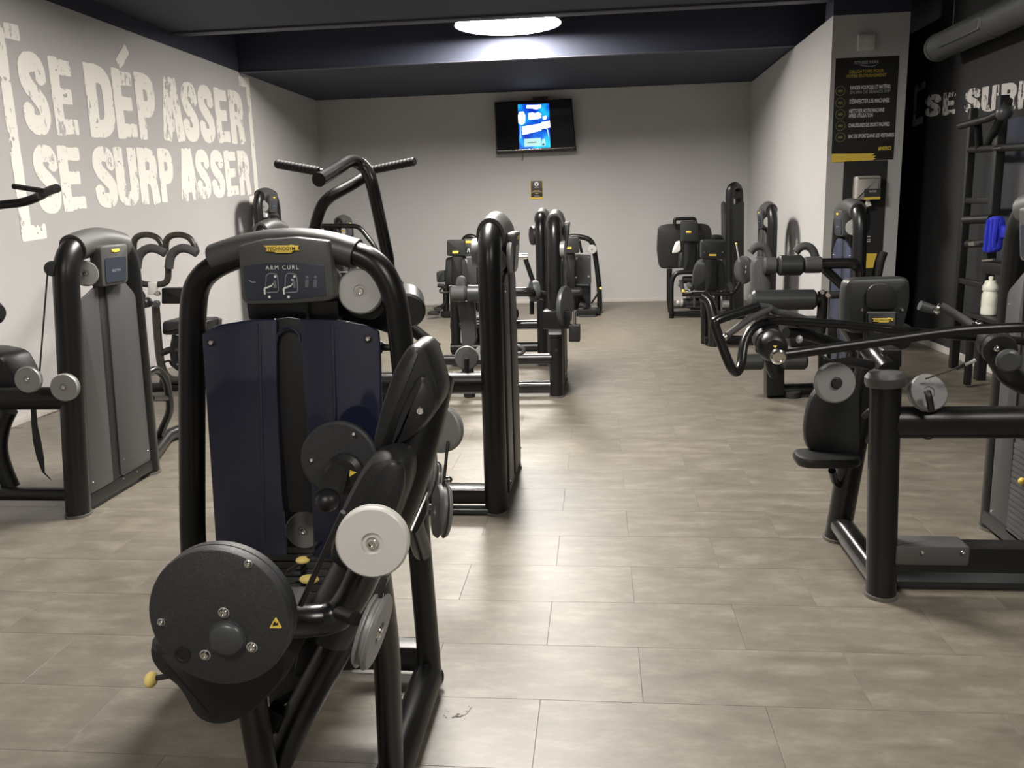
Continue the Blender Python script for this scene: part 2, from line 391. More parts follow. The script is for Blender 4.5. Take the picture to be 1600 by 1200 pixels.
# ------------------------------------------------------------------ painted slogans
STR = dict(
    E=[[(.12, 0), (.12, 1)], [(0, .88), (.58, .88)], [(0, .51), (.52, .51)], [(0, .12), (.60, .12)]],
    S=[[(.50, .665), (.50, .80), (.42, .885), (.20, .885), (.12, .80), (.12, .68), (.20, .58), (.42, .43), (.50, .33), (.50, .20), (.42, .115), (.20, .115), (.12, .20), (.12, .335)]],
    D=[[(.12, 0), (.12, 1)], [(.0, .88), (.38, .88), (.50, .76), (.50, .24), (.38, .12), (.0, .12)]],
    P=[[(.12, 0), (.12, 1)], [(.0, .885), (.40, .885), (.50, .80), (.50, .56), (.40, .46), (.05, .46)]],
    R=[[(.12, 0), (.12, 1)], [(.0, .885), (.40, .885), (.50, .80), (.50, .58), (.42, .48), (.05, .48)], [(.34, .50), (.46, .36), (.52, .0)]],
    A=[[(.10, 0), (.26, 1)], [(.36, 1), (.52, 0)], [(.26, .93), (.36, .93)], [(.12, .25), (.50, .25)]],
    U=[[(.12, 1), (.12, .22), (.20, .12), (.42, .12), (.50, .22), (.50, 1)]])
def painted(segs, box, n, org, U, W, m, parent, nrm, name, asp, amp=1.0, extra=None, seed=0):
    """flat painted shape: marching squares over the distance to its strokes, with worn edges and flaked-off spots"""
    ns = mnoise.noise; sd0 = V((seed, seed * .37, 0)); x0, x1, y0, y1 = box; nx, ny = n
    def field(x, y):
        best = 9
        for q, t, L, fa, fb, hw in segs:
            rx = x - q.x; ry = y - q.y
            al = rx * t.x + ry * t.y; ac = abs(rx * t.y - ry * t.x)
            if (al < 0 and fa) or (al > L and fb): d = max(ac - hw, -al if al < 0 else al - L)
            else:
                ex = -al if al < 0 else (al - L if al > L else 0); d = math.hypot(ac, ex) - hw
            if d < best: best = d
        if extra: best = min(best, extra(x, y))
        pz = V((x * 9, y * 9 * asp, 0)) + sd0
        best += amp * (.010 * ns(pz) + .007 * ns(pz * 3.1))
        flake = .64 - ns(V((x * 5, y * 5 * asp, 3)) + sd0) - .5 * ns(pz * 2.7) - .35 * ns(pz * 6)
        return max(best, -flake * .06 * amp)
    hx = (x1 - x0) / nx; hy = (y1 - y0) / ny
    g = [[field(x0 + i * hx, y0 + j * hy) for i in range(nx + 1)] for j in range(ny + 1)]
    vid = {}; vs = []; fs = []
    def vert(key, x, y):
        if key not in vid: vid[key] = len(vs); vs.append(org + U * x + W * y + nrm * .003)
        return vid[key]
    for j in range(ny):
        for i in range(nx):
            c = [(i, j), (i + 1, j), (i + 1, j + 1), (i, j + 1)]; val = [g[q][p] for p, q in c]
            if min(val) >= 0: continue
            poly = []
            for k in range(4):
                (ax, ay), (bx, by) = c[k], c[(k + 1) % 4]; va, vb = val[k], val[(k + 1) % 4]
                if va < 0: poly.append(vert((ax, ay), x0 + ax * hx, y0 + ay * hy))
                if (va < 0) != (vb < 0):
                    t = va / (va - vb); key = (min((ax, ay), (bx, by)), max((ax, ay), (bx, by)))
                    poly.append(vert(key, x0 + (ax + (bx - ax) * t) * hx, y0 + (ay + (by - ay) * t) * hy))
            if len(poly) > 2: fs.append(poly)
    return MB().add(vs, fs).build(name, m, parent, smooth=False)
def letter(ch, org, u, v, wd_, ht, m, parent, nrm, T=.25):
    acc = ch == 'É'; segs = []
    for st in STR['E' if acc else ch]:
        p = fillet([V((x, y, 0)) for x, y in st], .11, 4) if len(st) > 3 else [V((x, y, 0)) for x, y in st]
        n = len(p) - 1
        for i in range(n):
            d = p[i + 1] - p[i]; L = d.length
            hz = abs(d.y) < 1e-4 and len(st) < 4
            segs.append((p[i], d / L, L, i == 0, i == n - 1, T * (.40 if hz else .5)))
    def ex(x, y):
        rx = x - .40; ry = y - 1.20; return max(abs(rx * .78 + ry * .62) - .21, abs(-rx * .62 + ry * .78) - .085)
    return painted(segs, (-.08, .70, -.06, 1.44 if acc else 1.06), (30, 64 if acc else 46), org, u * (wd_ / .62), v * ht, m, parent, nrm, 'letter', ht / wd_ * .62,
                   extra=ex if acc else None, seed=org.y * 7.3 + ord(ch[0]) * 1.7)
def bracket(y, ylen, za, zb, t, m, par, X, nr, tilt=.05):
    sg = 1 if ylen > 0 else -1; H = zb - za; hw = t / 2; L = abs(ylen)
    segs = [(V((hw, 0, 0)), V((0, 1, 0)), H, True, True, hw), (V((0, hw, 0)), V((1, 0, 0)), L, True, True, hw * .95), (V((0, H - hw, 0)), V((1, 0, 0)), L, True, True, hw * .95)]
    painted(segs, (-.03, L + .03, -.03, H + .03), (24, 120), V((X, y - sg * hw, za)), V((0, sg, tilt * sg)), V((0, 0, 1)), m, par, nr, 'bracket', 1, amp=.5, seed=y)
sl = thing('painted_slogan', 'large worn white lettering SE DÉPASSER SE SURPASSER in brackets on grey wall', 'wall lettering', (XL, 8.8, 2.3))
u = V((0, .9988, .0487)); v = V((0, -.0, 1)); nrm = V((1, 0, 0))
def row(chars, spans, ymid, y0, z0, slope, ht):
    for ch, (xa, xb) in zip(chars, spans):
        ya = PX(xa, ymid(xa), XL).y; yb = PX(xb, ymid(xb), XL).y
        letter(ch, V((XL, ya, z0 + (ya - y0) * slope)), u, v, yb - ya, ht + .0 * (ya - y0), 'paint', sl, nrm)
row('SEDÉPASSER', [(33, 75), (82, 118), (136, 177), (179, 211), (214, 243), (252, 285), (285, 309), (311, 334), (337, 357), (359, 380)],
    lambda x: 150 + (x - 30) * .105, 6.77, 2.250, .050, .635)
row('SESURPASSER', [(55, 92), (94, 130), (147, 181), (181, 215), (217, 246), (249, 271), (281, 307), (307, 328), (330, 350), (352, 371), (373, 390)],
    lambda x: 280 - (x - 60) * .02, 6.69, 1.615, .049, .545)
bracket(6.47, .30, 1.40, 3.06, .125, 'paint', sl, XL, nrm)
bracket(11.24, -.33, 1.70, 3.315, .125, 'paint', sl, XL, nrm)
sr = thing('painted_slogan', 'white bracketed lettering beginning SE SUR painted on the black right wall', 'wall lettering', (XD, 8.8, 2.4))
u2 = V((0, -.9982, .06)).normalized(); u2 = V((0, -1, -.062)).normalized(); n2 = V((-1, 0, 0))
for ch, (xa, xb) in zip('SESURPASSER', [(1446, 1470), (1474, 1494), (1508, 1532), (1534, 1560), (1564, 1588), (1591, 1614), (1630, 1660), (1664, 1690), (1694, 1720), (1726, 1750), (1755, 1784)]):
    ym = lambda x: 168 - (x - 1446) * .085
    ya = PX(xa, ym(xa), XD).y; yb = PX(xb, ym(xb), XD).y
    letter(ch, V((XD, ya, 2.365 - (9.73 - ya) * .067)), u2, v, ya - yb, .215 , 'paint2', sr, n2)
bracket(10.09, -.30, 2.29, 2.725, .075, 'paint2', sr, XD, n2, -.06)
# blurred photographic mural beside the rack
mural = mat('mural_print', (.03, .03, .034), .6)
_n = mural.node_tree.nodes; _l = mural.node_tree.links
_g = _n.new('ShaderNodeTexCoord'); _last = None
_base = _n.new('ShaderNodeRGB'); _base.outputs[0].default_value = (.017, .018, .021, 1); _last = _base.outputs[0]
for _cpx, _col, _r, _sz in (((1592, 325), (.13, .10, .10), .34, .62), ((1602, 190), (.028, .04, .085), .42, 1.0), ((1640, 260), (.06, .065, .08), .5, .9), ((1566, 300), (.026, .03, .04), .35, .5)):
    _c0 = PX(*_cpx, XD); _m = _n.new('ShaderNodeMapping'); _m.inputs['Location'].default_value = (0, -_c0.y / _r, -_c0.z * _sz / _r); _m.inputs['Scale'].default_value = (0, 1 / _r, _sz / _r)
    _l.new(_g.outputs['Object'], _m.inputs[0]); _d = _n.new('ShaderNodeVectorMath'); _d.operation = 'LENGTH'; _l.new(_m.outputs[0], _d.inputs[0])
    _rm = _n.new('ShaderNodeMapRange'); _rm.interpolation_type = 'SMOOTHSTEP'; _rm.inputs[1].default_value = 1.15; _rm.inputs[2].default_value = .45; _l.new(_d.outputs['Value'], _rm.inputs[0])
    _x = _n.new('ShaderNodeMix'); _x.data_type = 'RGBA'; _x.inputs[7].default_value = (*_col, 1); _l.new(_rm.outputs[0], _x.inputs[0]); _l.new(_last, _x.inputs[6]); _last = _x.outputs[2]
_l.new(_last, _n['Principled BSDF'].inputs['Base Color'])
tag(MB().box((XD - .006, 4.6, .9), (XD - .001, 8.25, 2.16), 0).build('wall_mural', mural), 'dim blurred photo mural printed on the black wall behind the rack', 'mural')

# ------------------------------------------------------------------ television, signs, boxes, duct
t = thing('television', 'black wall television showing a bright blue portrait advert', 'television', (-1.02, YB, 2.43))
YT = YB - .17
def tvq(x0, y0, x1, y1, Y, th, name, m, par, bev=.004, pts=None):
    return MB().slab([P(a, b, Y) for a, b in (pts or [(x0, y0), (x1, y0), (x1, y1), (x0, y1)])], (0, th, 0), bev, .004).build(name, m, par)
tvq(0, 0, 0, 0, YT, .07, 'case', 'tvb', t, .008, [(772, 159.5), (893.5, 154), (900.5, 236), (775.5, 241)])
tvq(0, 0, 0, 0, YT - .003, .004, 'screen', 'tv', t, 0, [(774, 161), (892, 156), (898, 229.5), (777, 235)])
tvq(0, 0, 0, 0, YT - .010, .012, 'bezel_strip', 'chrome', t, .002, [(777, 235.2), (898, 229.8), (898, 230.8), (777, 236.4)])
MB().box((-1.2, YT + .07, 2.6), (-.8, YB, 3.0), .01).build('wall_mount', 'tvb', t)
tvq(0, 0, 0, 0, YT + .03, .05, 'sensor_box', 'plas', t, .005, [(832, 151.5), (856, 150.5), (856, 161), (832, 162)])
MB().tube([P(817, 239, YT), P(817.3, 246, YT + .1), P(816, 251, YB - .01)], .005, seg=6).build('cable', 'cable', t)
def emat(name, c, s):
    return mat(name, (0, 0, 0), .4, emit=c, estr=s)
blu = emat('blue_advert', (.0, .08, .8), 1.0); n = blu.node_tree.nodes; l = blu.node_tree.links
g = n.new('ShaderNodeTexCoord'); tn = n.new('ShaderNodeTexNoise'); tn.inputs['Scale'].default_value = 4.2; tn.inputs['Detail'].default_value = 1; l.new(g.outputs['Object'], tn.inputs['Vector'])
cr = n.new('ShaderNodeValToRGB'); e = cr.color_ramp.elements; e[0].position = .36; e[0].color = (.0, .03, .55, 1); e[1].position = .66; e[1].color = (.02, .75, 1, 1)
k = e.new(.48); k.color = (.005, .16, .85, 1); l.new(tn.outputs[0], cr.inputs[0]); l.new(cr.outputs[0], n['Principled BSDF'].inputs['Emission Color'])
ewh = emat('bright_advert_white', (1, 1, 1), 2.2); epale = emat('pale_advert', (.55, .9, .85), 1.0); edk = emat('advert_dark', (.02, .05, .12), .6)
pic = tvq(0, 0, 0, 0, YT - .005, .002, 'picture', blu, t, 0, [(809, 163.5), (858, 161.5), (860, 230.5), (811.5, 232.8)])
def tq(m, *pts, d=.007): tvq(0, 0, 0, 0, YT - d, .001, 'advert_shape', m, pic, 0, pts)
tq(ewh, (822.5, 164.5), (845.5, 163.8), (845, 168.5), (838, 171), (831, 169.5), (822.5, 169.3))
tq(ewh, (811.5, 175), (818, 174.5), (821, 181), (820, 192), (815, 195.5), (810, 192), (809.5, 180))
tq(ewh, (825, 177), (832, 175.5), (836, 177), (841, 175), (845.5, 178), (845.5, 184), (840, 186), (826, 187))
tq(ewh, (815.5, 198), (845, 193), (846, 191), (859, 188.5), (859.5, 199), (846, 202), (845, 204), (816.5, 211))
tq(epale, (819, 217), (845, 215.5), (845.5, 228), (819.5, 229.5)); tq(epale, (847, 217.5), (851.5, 216.5), (852, 228), (846.5, 228))
tq(edk, (847.5, 224.5), (850.5, 224), (850.8, 227), (847, 227), d=.008); tq(edk, (824, 222.3), (838, 221.6), (838, 222.8), (824, 223.5), d=.008)
tq(ewh, (848, 182), (853, 180.5), (855, 184), (852, 187), (848, 186)); tq(epale, (854, 201), (856, 200.6), (858, 214), (857, 214.5)); tq(epale, (812.5, 197), (814, 197), (814.4, 216), (813, 216))
text('FITNESS PARK', P(834, 168.2, YT - .0085), P(845, 167.7, YT) - P(823, 168.7, YT), (0, 0, 1), .035, edk, pic, width=.2, bold=.01)

s_ = thing('notice', 'small black notice with yellow edging on the back wall below the television', 'sign', P(838, 310, YB))
q = P(828, 283, YB); r = P(848.5, 310.5, YB); y_ = YB - .012
MB().box((q.x, y_, r.z), (r.x, YB, q.z), .002).build('backing', 'yprint', s_)
MB().box((q.x + .014, y_ - .003, r.z + .03), (r.x - .006, y_, q.z), .001).build('panel', 'posterm', s_)
cx = (q.x + r.x) / 2 + .004
MB().lathe((cx, y_ - .003, q.z - .05), (0, -1, 0), [(.036, 0), (.036, .001), (.03, .0012)], 20).build('emblem', 'wht', s_)
MB().slab([V((cx - .012, y_ - .0048, q.z - .04)), V((cx + .012, y_ - .0048, q.z - .04)), V((cx + .005, y_ - .0048, q.z - .08)), V((cx - .005, y_ - .0048, q.z - .08))], (0, -.0006, 0)).build('emblem_core', 'blk', s_)
for k, (dz, wd_, mm) in enumerate(((.105, .07, 'gpr'), (.155, .10, 'yprint'), (.172, .17, 'gpr'), (.195, .05, 'yprint'), (.235, .08, 'gpr'), (.255, .06, 'gpr'))):
    MB().box((cx - wd_ / 2, y_ - .0045, q.z - dz - .005), (cx + wd_ / 2, y_ - .003, q.z - dz + .004)).build('printed_line', mm, s_)

pt = thing('poster', 'tall black rules poster with white lines and a yellow stripe on the grey pillar', 'poster', (2.67, YP, 1.93))
yp = YP - .008
MB().box((2.372, yp, 1.925), (2.982, YP - .001, 2.925), .002).build('panel', 'posterm', pt)
def ptx(s, px, py, wpx, hpx, m, al='LEFT', bold=.02):
    o = P(px, py, yp - .001); text(s, o, (1, 0, .0), (0, 0, 1), px2m(hpx, YP), m, pt, width=px2m(wpx * .96, YP), align=al, bold=bold)
ptx('FITNESS PARK', 1354, 99.6, 36, 4.2, 'gpr', 'CENTER', .03)
MB().tube([P(1344, 101.5, yp - .001), P(1352, 103.2, yp - .001), P(1358, 104, yp - .001), P(1364, 103.5, yp - .001), P(1370, 101, yp - .001)], .004, seg=6, fil=.03).build('swoosh', 'gpr', pt)
ptx('OBLIGATOIRE POUR', 1353.5, 113.6, 50, 4.4, 'dyprint', 'CENTER'); ptx('VOTRE ENTRAINEMENT', 1353.5, 120.4, 58, 4.4, 'dyprint', 'CENTER')
ptx('RANGER VOS POIDS ET MATÉRIEL', 1328, 140.3, 59, 5.4, 'wht'); ptx('EN FIN DE SÉANCE SVP', 1328, 147, 58, 4.4, 'gpr')
ptx('DÉSINFECTER LES MACHINES', 1327, 161.8, 58, 5.6, 'wht')
ptx('NETTOYER VOTRE MACHINE', 1326.5, 176.6, 51, 5.4, 'wht'); ptx('APRÈS UTILISATION', 1326, 184, 35, 5.4, 'wht')
ptx('CHAUSSURES DE SPORT PROPRES', 1325.5, 199, 60, 5.4, 'wht'); ptx('SAC DE SPORT DANS LES VESTIAIRES', 1325, 216, 67, 5.4, 'wht')
ptx('#MERCI', 1372, 234.6, 19, 5, 'yprint', bold=.03)
for py, mm in ((142, 'gold'), (160.5, 'gold'), (178.5, 'gold'), (196.5, 'gold'), (214.5, 'gold')):
    c = P(1313, py, yp - .001); R_ = .046; ring = []
    MB().tube([c + V((R_ * math.cos(a * math.pi / 12), 0, R_ * math.sin(a * math.pi / 12))) for a in range(25)], .003, seg=5, caps=False).build('icon_ring', mm, pt)
    MB().box((c.x - .024, c.y - .001, c.z - .012), (c.x + .024, c.y, c.z + .010), 0, .008).build('icon', mm, pt)
a = [P(1299, 240.5, yp), P(1340, 240, yp), P(1367, 239.5, yp), P(1362, 243, yp), P(1369, 243.5, yp), P(1364, 246, yp), P(1369, 248, yp), P(1362, 250.5, yp), P(1299, 254, yp)]
MB().slab(a, (0, -.002, 0)).build('yellow_stripe', 'yprint', pt)

s_ = thing('switch_box', 'small white switch box high on the grey pillar above the poster', 'box', P(1352, 80, YP))
q = P(1339, 55, YP); r = P(1365, 80, YP)
MB().box((q.x, YP - .05, r.z), (r.x, YP, q.z), .006, .01).build('case', 'box', s_)
MB().box((q.x + .05, YP - .058, q.z - .095), (r.x - .03, YP - .05, q.z - .012), .003).build('flap', 'box', s_)
s_ = thing('backboard', 'narrow black hanging board on the pillar below the rules poster', 'board', P(1350, 480, YP))
q = P(1319, 250, YP); r = P(1376, 480, YP)
MB().box((q.x, YP - .012, .65), (r.x - .02, YP - .001, 1.92), .002).build('board', 'dark', s_)
for py in (334, 338, 369, 374, 377): MB().slab([P(1353, py, YP - .013), P(1360, py - .3, YP - .013), P(1360, py + 1, YP - .013), P(1353, py + 1.3, YP - .013)], (0, -.001, 0)).build('printed_line', 'wht', s_)
MB().slab([P(1353, 396, YP - .013), P(1373, 396, YP - .013), P(1371, 418, YP - .013), P(1352, 419, YP - .013)], (0, -.002, 0)).build('yellow_panel', 'yprint', s_)
s_ = thing('paper_dispenser', 'satin steel paper dispenser with white sheet hanging on the black board', 'dispenser', P(1350, 313, YP))
q = P(1331.5, 276, YP); r = P(1368, 312, YP); yb = YP - .0125
MB().slab([V((q.x, yb, r.z)), V((r.x, yb, r.z)), V((r.x, yb, q.z)), V((q.x, yb, q.z))], (0, -.15, 0), .03, .02).build('housing', 'disp', s_)
cxx = q.x * .45 + r.x * .55
MB().box((q.x + .08, yb - .1525, r.z + .02), (r.x - .005, yb - .150, r.z + .11)).build('label_plate', 'knob', s_)
MB().box((q.x + .08, yb - .1535, r.z + .004), (r.x - .005, yb - .150, r.z + .028)).build('yellow_label', 'yprint', s_)
text('PAPIER', ((q.x + r.x) / 2 + .04, yb - .1527, r.z + .075), (1, 0, 0), (0, 0, 1), .018, 'wht', s_, width=.07)
MB().slab([V((cxx - .035, yb - .09, r.z - .08)), V((cxx + .04, yb - .09, r.z - .055)), V((cxx + .01, yb - .09, r.z + .01)), V((cxx - .01, yb - .09, r.z + .01))], (0, -.004, 0)).build('paper_sheet', 'cloth', s_)

s_ = thing('duct', 'round galvanised ventilation duct under the ceiling by the black wall', 'duct', (3.25, 9.9, 3.1))
cz = 3.06; ca = PX(1468, 73, 3.22); dirv = V((0, -1, 0))
MB().tube([ca + V((0, .05, 0)), ca + V((0, -.02, 0)), ca + V((0, -2.0, 0)), ca + V((0, -6, 0))], .125, seg=28).build('pipe', 'duct', s_)
MB().lathe(ca + V((0, .02, 0)), (0, 1, 0), [(.13, -.03), (.132, 0), (.12, .05), (.04, .09)], 28).build('end_cap', 'duct', s_)
for dy in (-1.2, -2.6): MB().lathe(ca + V((0, dy, 0)), (0, 1, 0), [(.127, 0), (.132, .01), (.132, .03), (.127, .04)], 28).build('seam_ring', 'duct', s_)
gq = ca + V((-.118, -.75, -.01))
gr = MB().slab([gq + V((0, -.42, -.05)), gq + V((0, .42, -.05)), gq + V((0, .42, .05)), gq + V((0, -.42, .05))], (-.012, 0, 0), .002, .01).build('grille_frame', 'duct', s_)
MB().slab([gq + V((-.0125, -.39, -.034)), gq + V((-.0125, .39, -.034)), gq + V((-.0125, .39, .034)), gq + V((-.0125, -.39, .034))], (-.002, 0, 0)).build('grille', 'grille', gr)
for dy in (-.3, -3): MB().tube([ca + V((0, dy, .12)), (ca.x, ca.y + dy, 3.5)], .006, seg=6).build('hanger', 'plas', s_)
sc = MB(); rs = random.Random(5)
for px, py, w_ in ((713, 1119, 5), (716, 1116, 4), (708, 1121, 3), (719, 1120, 3), (722, 1118, 2.5), (697, 1121, 2.5), (694, 1118, 2), (701, 1112, 1.5), (729, 1111, 2), (733, 1104, 1.5), (726, 1123, 1.5)):
    n = 8; sc.add([F(px + w_ * rs.uniform(.5, 1) * math.cos(2 * math.pi * k / n), py + w_ * .5 * rs.uniform(.5, 1) * math.sin(2 * math.pi * k / n), .0006) for k in range(n)], [list(range(n))])
for pts in (((694, 1106), (700, 1113), (709, 1119), (719, 1120), (729, 1115), (737, 1104)),):
    for a, b in zip(pts, pts[1:]): sc.add([F(a[0], a[1], .0005), F(b[0], b[1], .0005), F(b[0] + .8, b[1] + .5, .0005), F(a[0] + .8, a[1] + .5, .0005)], [[0, 1, 2, 3]])
tag(sc.build('floor_scuff', 'chalk', smooth=False), 'small dark scuff mark on the floor right of the nearest machine', 'stain')

# ================================================================== THE NEAREST MACHINE: arm curl
def arm_curl():
    r = thing('arm_curl_machine', 'nearest black machine with smoked shield coloured by a blue reflection, big charcoal disc and silver pulleys, front left', 'gym machine', (-.95, 2.1, 0))
    Y = 2.60
    fl_ = F(303, 1068); fr_ = F(671, 1070)
    pts = [V((fl_.x, Y - .02, .01)), P(301, 850, Y), P(300, 600, Y), P(301, 485, Y), P(308, 440, Y), P(340, 412, Y), P(405, 391, Y), P(470, 381, Y), P(548, 392, Y),
           P(590, 410, Y), P(615, 453, Y), P(625, 515, Y), P(638, 640, Y), P(656, 860, Y), V((fr_.x, Y - .04, .01))]
    MB().tube(pts, .037, .058, up=(0, 1, 0), seg=20, fil=.12, n=5).build('frame', 'metal', r)
    # (0,1,0) x t gives the in-plane side
    hd = [P(338, 404, Y), P(368, 393, Y), P(410, 383, Y), P(460, 379, Y), P(510, 383, Y), P(557, 397, Y)]
    hood = MB().tube(hd, .047, .068, up=(0, 1, 0), seg=24, fil=.1).build('hood', 'cap', r)
    YD = 2.515
    head = MB().slab([P(x, y, YD) for x, y in ((371, 384), (410, 374), (460, 370), (514, 376), (519, 420), (523, 464), (512, 471), (455, 475), (385, 476), (377, 468))], (0, .055, 0), .009, .012).build('display_head', 'cap', r)
    pl = MB().slab([P(x, y, YD - .0015) for x, y in ((379, 416), (420, 411), (460, 410), (506, 414), (510, 462), (455, 468), (385, 470))], (0, .003, 0), .001, .006).build('placard', 'screen', head)
    y_ = YD - .002
    xd = (P(500, 412, y_) - P(380, 414, y_))
    text('ARM CURL', P(441, 421, y_), xd, (0, 0, 1), .0125, 'wht', head, width=px2m(53, 2.5), spc=1.35)
    def icon(x0, y0, up_):
        ik = MB()
        ik.tube([P(x0 - 12, y0 + 26, y_), P(x0 - 11, y0 + 3, y_), P(x0 - 7, y0 - 1, y_), P(x0 + 5, y0, y_), P(x0 + 7, y0 + 6, y_), P(x0 + 8, y0 + 28, y_), P(x0 - 10, y0 + 29, y_)], .0011, seg=5, fil=.005)
        ik.build('icon_outline', 'gpr', head)
        fg = MB().cyl(P(x0 + 3, y0 + 4, y_), (0, -1, 0), .0042, .0008, .0002, 12)
        fg.tube([P(x0 - 13, y0 + 32, y_), P(x0 - 14, y0 + 23, y_), P(x0 - 3, y0 + 19, y_)], .0028, seg=6, fil=.003)
        fg.tube([P(x0 - 3, y0 + 19, y_), P(x0 + 1, y0 + 14, y_)], .0022, seg=6)
        if up_: fg.tube([P(x0 - 2, y0 + 9, y_), P(x0 + 2, y0 + 10, y_)], .0024, seg=6)
        fg.cyl(P(x0 - 6, y0 + 36, y_), (0, -1, 0), .0042, .0008, .0002, 12)
        fg.build('icon_figure', 'wht', head)
        MB().tube([P(x0 + 2, y0 + 10, y_), P(x0 + 3, y0 + 22, y_)], .005, seg=6).build('icon_body', 'dpr', head)
    icon(427, 428, False); icon(457, 428, True)
    for x0 in (480, 493):
        MB().cyl(P(x0, 433, y_), (0, -1, 0), .005, .0006, .0002, 10).tube([P(x0, 437, y_), P(x0 - 1, 449, y_)], .006, seg=6).build('muscle_figure', 'dpr', head)
    MB().tube([P(389, 438, y_), P(393, 441, y_), P(399, 441, y_)], .0014, seg=5).build('icon_mark', 'gpr', head)
    ub = (P(460, 388, y_) - P(420, 388.5, y_)).normalized(); lg = P(440, 388.6, YD - .004)
    lo = logo(head, lg, ub, (0, 0, 1), px2m(57, 2.5)); badge_text(lo, lg, ub, (0, 0, 1), px2m(57, 2.5))
    # dark carrier under the head, bracket behind the pulleys
    ppoly([(384, 470), (528, 468), (530, 500), (388, 500)], 2.60, .07, .006).build('carrier', 'plas', r)
    ppoly([(520, 425), (600, 425), (612, 470), (610, 522), (560, 505), (520, 498)], 2.655, .02, .003).build('pulley_bracket', 'plas', r)
    MB().tube([P(481, 474, 2.58), P(481, 499, 2.58)], .005, seg=8).build('cable', 'cable', r)
    pulley(r, P(502, 441, 2.62), (.05, -1, .02), .066, 'silver', .03)
    pulley(r, P(564, 455, 2.58), (.06, -1, .06), .0705, 'silver', .03)
    MB().cyl(P(574, 461, 2.63), (0, -1, 0), .077, .02).build('pulley_guard', 'plas', r)
    # shield: two smoked halves and the slot
    ys = 2.53
    sl_ = ppoly([(315, 522), (340, 508), (390, 500), (432, 498), (433, 600), (440, 760), (449, 868), (338, 868), (331, 760), (323, 640)], ys, .012, .004, .01).build('shield', 'shield', r, 'left half of the smoked shield, blue reflection in its colour')
    sr_ = ppoly([(468, 498), (520, 500), (570, 507), (592, 517), (595, 560), (598, 700), (600, 800), (560, 878), (490, 872), (486, 760), (474, 600)], ys, .012, .004, .01).build('shield', 'shield', r, 'right half of the smoked shield, blue reflection in its colour')
    ppoly([(428, 499), (450, 496), (472, 499), (492, 800), (452, 800), (430, 560)], ys + .016, .006, .001).build('slot_shade', 'slot', r)  # dark sheet painted for the shaded inside behind the slot
    MB().tube([P(432, 534, ys), P(434, 522, ys), P(441, 514, ys), P(450, 512, ys), P(459, 514, ys), P(467, 522, ys), P(469, 534, ys)], .004, seg=6, fil=.01).build('slot_rim', 'shield', r)
    for q, (x, y) in ((sl_, (330, 535)), (sr_, (575, 529))):
        MB().lathe(P(x, y, ys), (0, -1, 0), [(.014, 0), (.013, .003), (.009, .004)], 20).build('washer', 'plas', q); bolt(q, P(x, y, ys - .004), (0, -1, 0), .0085, .006)
    for x0, x1 in ((404, 412), (518, 531)):
        a = [(x0 - 3, 505), (x0 + 3, 505), (x1 + 3, 850), (x1 - 3, 850)]
        ppoly(a, ys - .003, .004, .0015).build('shield_rib', 'shield', sl_ if x0 < 450 else sr_)
    MB().tube([P(596, 543, 2.60), P(607, 543, 2.60), P(609, 543, 2.64)], .011, seg=10).build('stay', 'plas', r)
    ppoly([(322, 530), (345, 515), (450, 508), (560, 512), (588, 524), (594, 700), (596, 860), (345, 866), (334, 700)], 2.82, .015, .004, .01).build('dark_backing', 'slot', r)  # backing added to keep the inside of the tower dark
    # weight stack seen through the slot
    for k in range(12):
        z0 = .10 + k * .028
        MB().box((-1.22, 2.66, z0), (-.86, 2.78, z0 + .025), .003).build('weight_plate', 'plate', r)
    for k in range(6):
        c = P(464, 887 + k * 9.5, 2.60); MB().box((c.x - .012, 2.60, c.z - .007), (c.x + .012, 2.66, c.z + .007), .002).build('plate_tab', 'knob', r)
    pulley(r, P(476, 828, 2.66), (.03, -1, 0), .064, 'gpul', .03)
    for x, y, dx, dy in ((473, 875, 12, 6), (483, 905, 17, 8)):
        c = P(x, y, 2.50); MB().ball(c, px2m(dx, 2.5), .02, px2m(dy, 2.5)).build('selector_knob', 'lyel', r)
    MB().tube([P(450, 892, 2.52), P(490, 866, 2.5)], .006, seg=8).build('selector_pin', 'plas', r)
    # second cam disc behind the pads with its adjuster
    c = P(532, 714, 2.40); MB().cyl(c, (.06, -1, .03), px2m(61, 2.4), .03, .006, 40).build('cam_disc', 'disc', r)
    for x, y in ((553, 678), (487, 719)): bolt(r, P(x, y, 2.365), (.1, -1, .2), .006)
    MB().lathe(P(540, 735, 2.37), (.1, -1, .1), [(.055, 0), (.055, .03), (.04, .045)], 28).build('adjuster_collar', 'plas', r)
    MB().tube([P(528, 740, 2.33), P(519, 757, 2.26), P(513, 778, 2.2)], [.030, .036, .034], seg=16).build('adjuster_handle', 'rub', r)
    MB().ball(P(511, 783, 2.18), .034, .034, .03).build('adjuster_cap', 'plas', r)
    w3 = [P(546, 745, 2.325), P(557, 738, 2.325), P(547, 735, 2.325)]
    MB().slab(w3, (0, -.002, 0)).build('warning_sticker', 'yel', r)
    # inclined main column and its foot
    MB().tube([P(668, 588, 1.98), P(632, 735, 1.86), P(560, 905, 1.76), P(512, 985, 1.74)], .066, .085, up=(0, 1, 0), seg=20, fil=.25).build('main_column', 'metal', r)
    MB().tube([P(540, 985, 1.78), P(478, 1095, 1.82), F(398, 1262)], .040, .055, up=(0, 1, 0), seg=18, fil=.1).build('front_strut', 'metal', r)
    MB().slab([P(x, y, 1.80) for x, y in ((470, 1000), (545, 955), (575, 1000), (498, 1052), (455, 1062))], (0, .05, 0), .006, .03).build('gusset', 'metal', r)
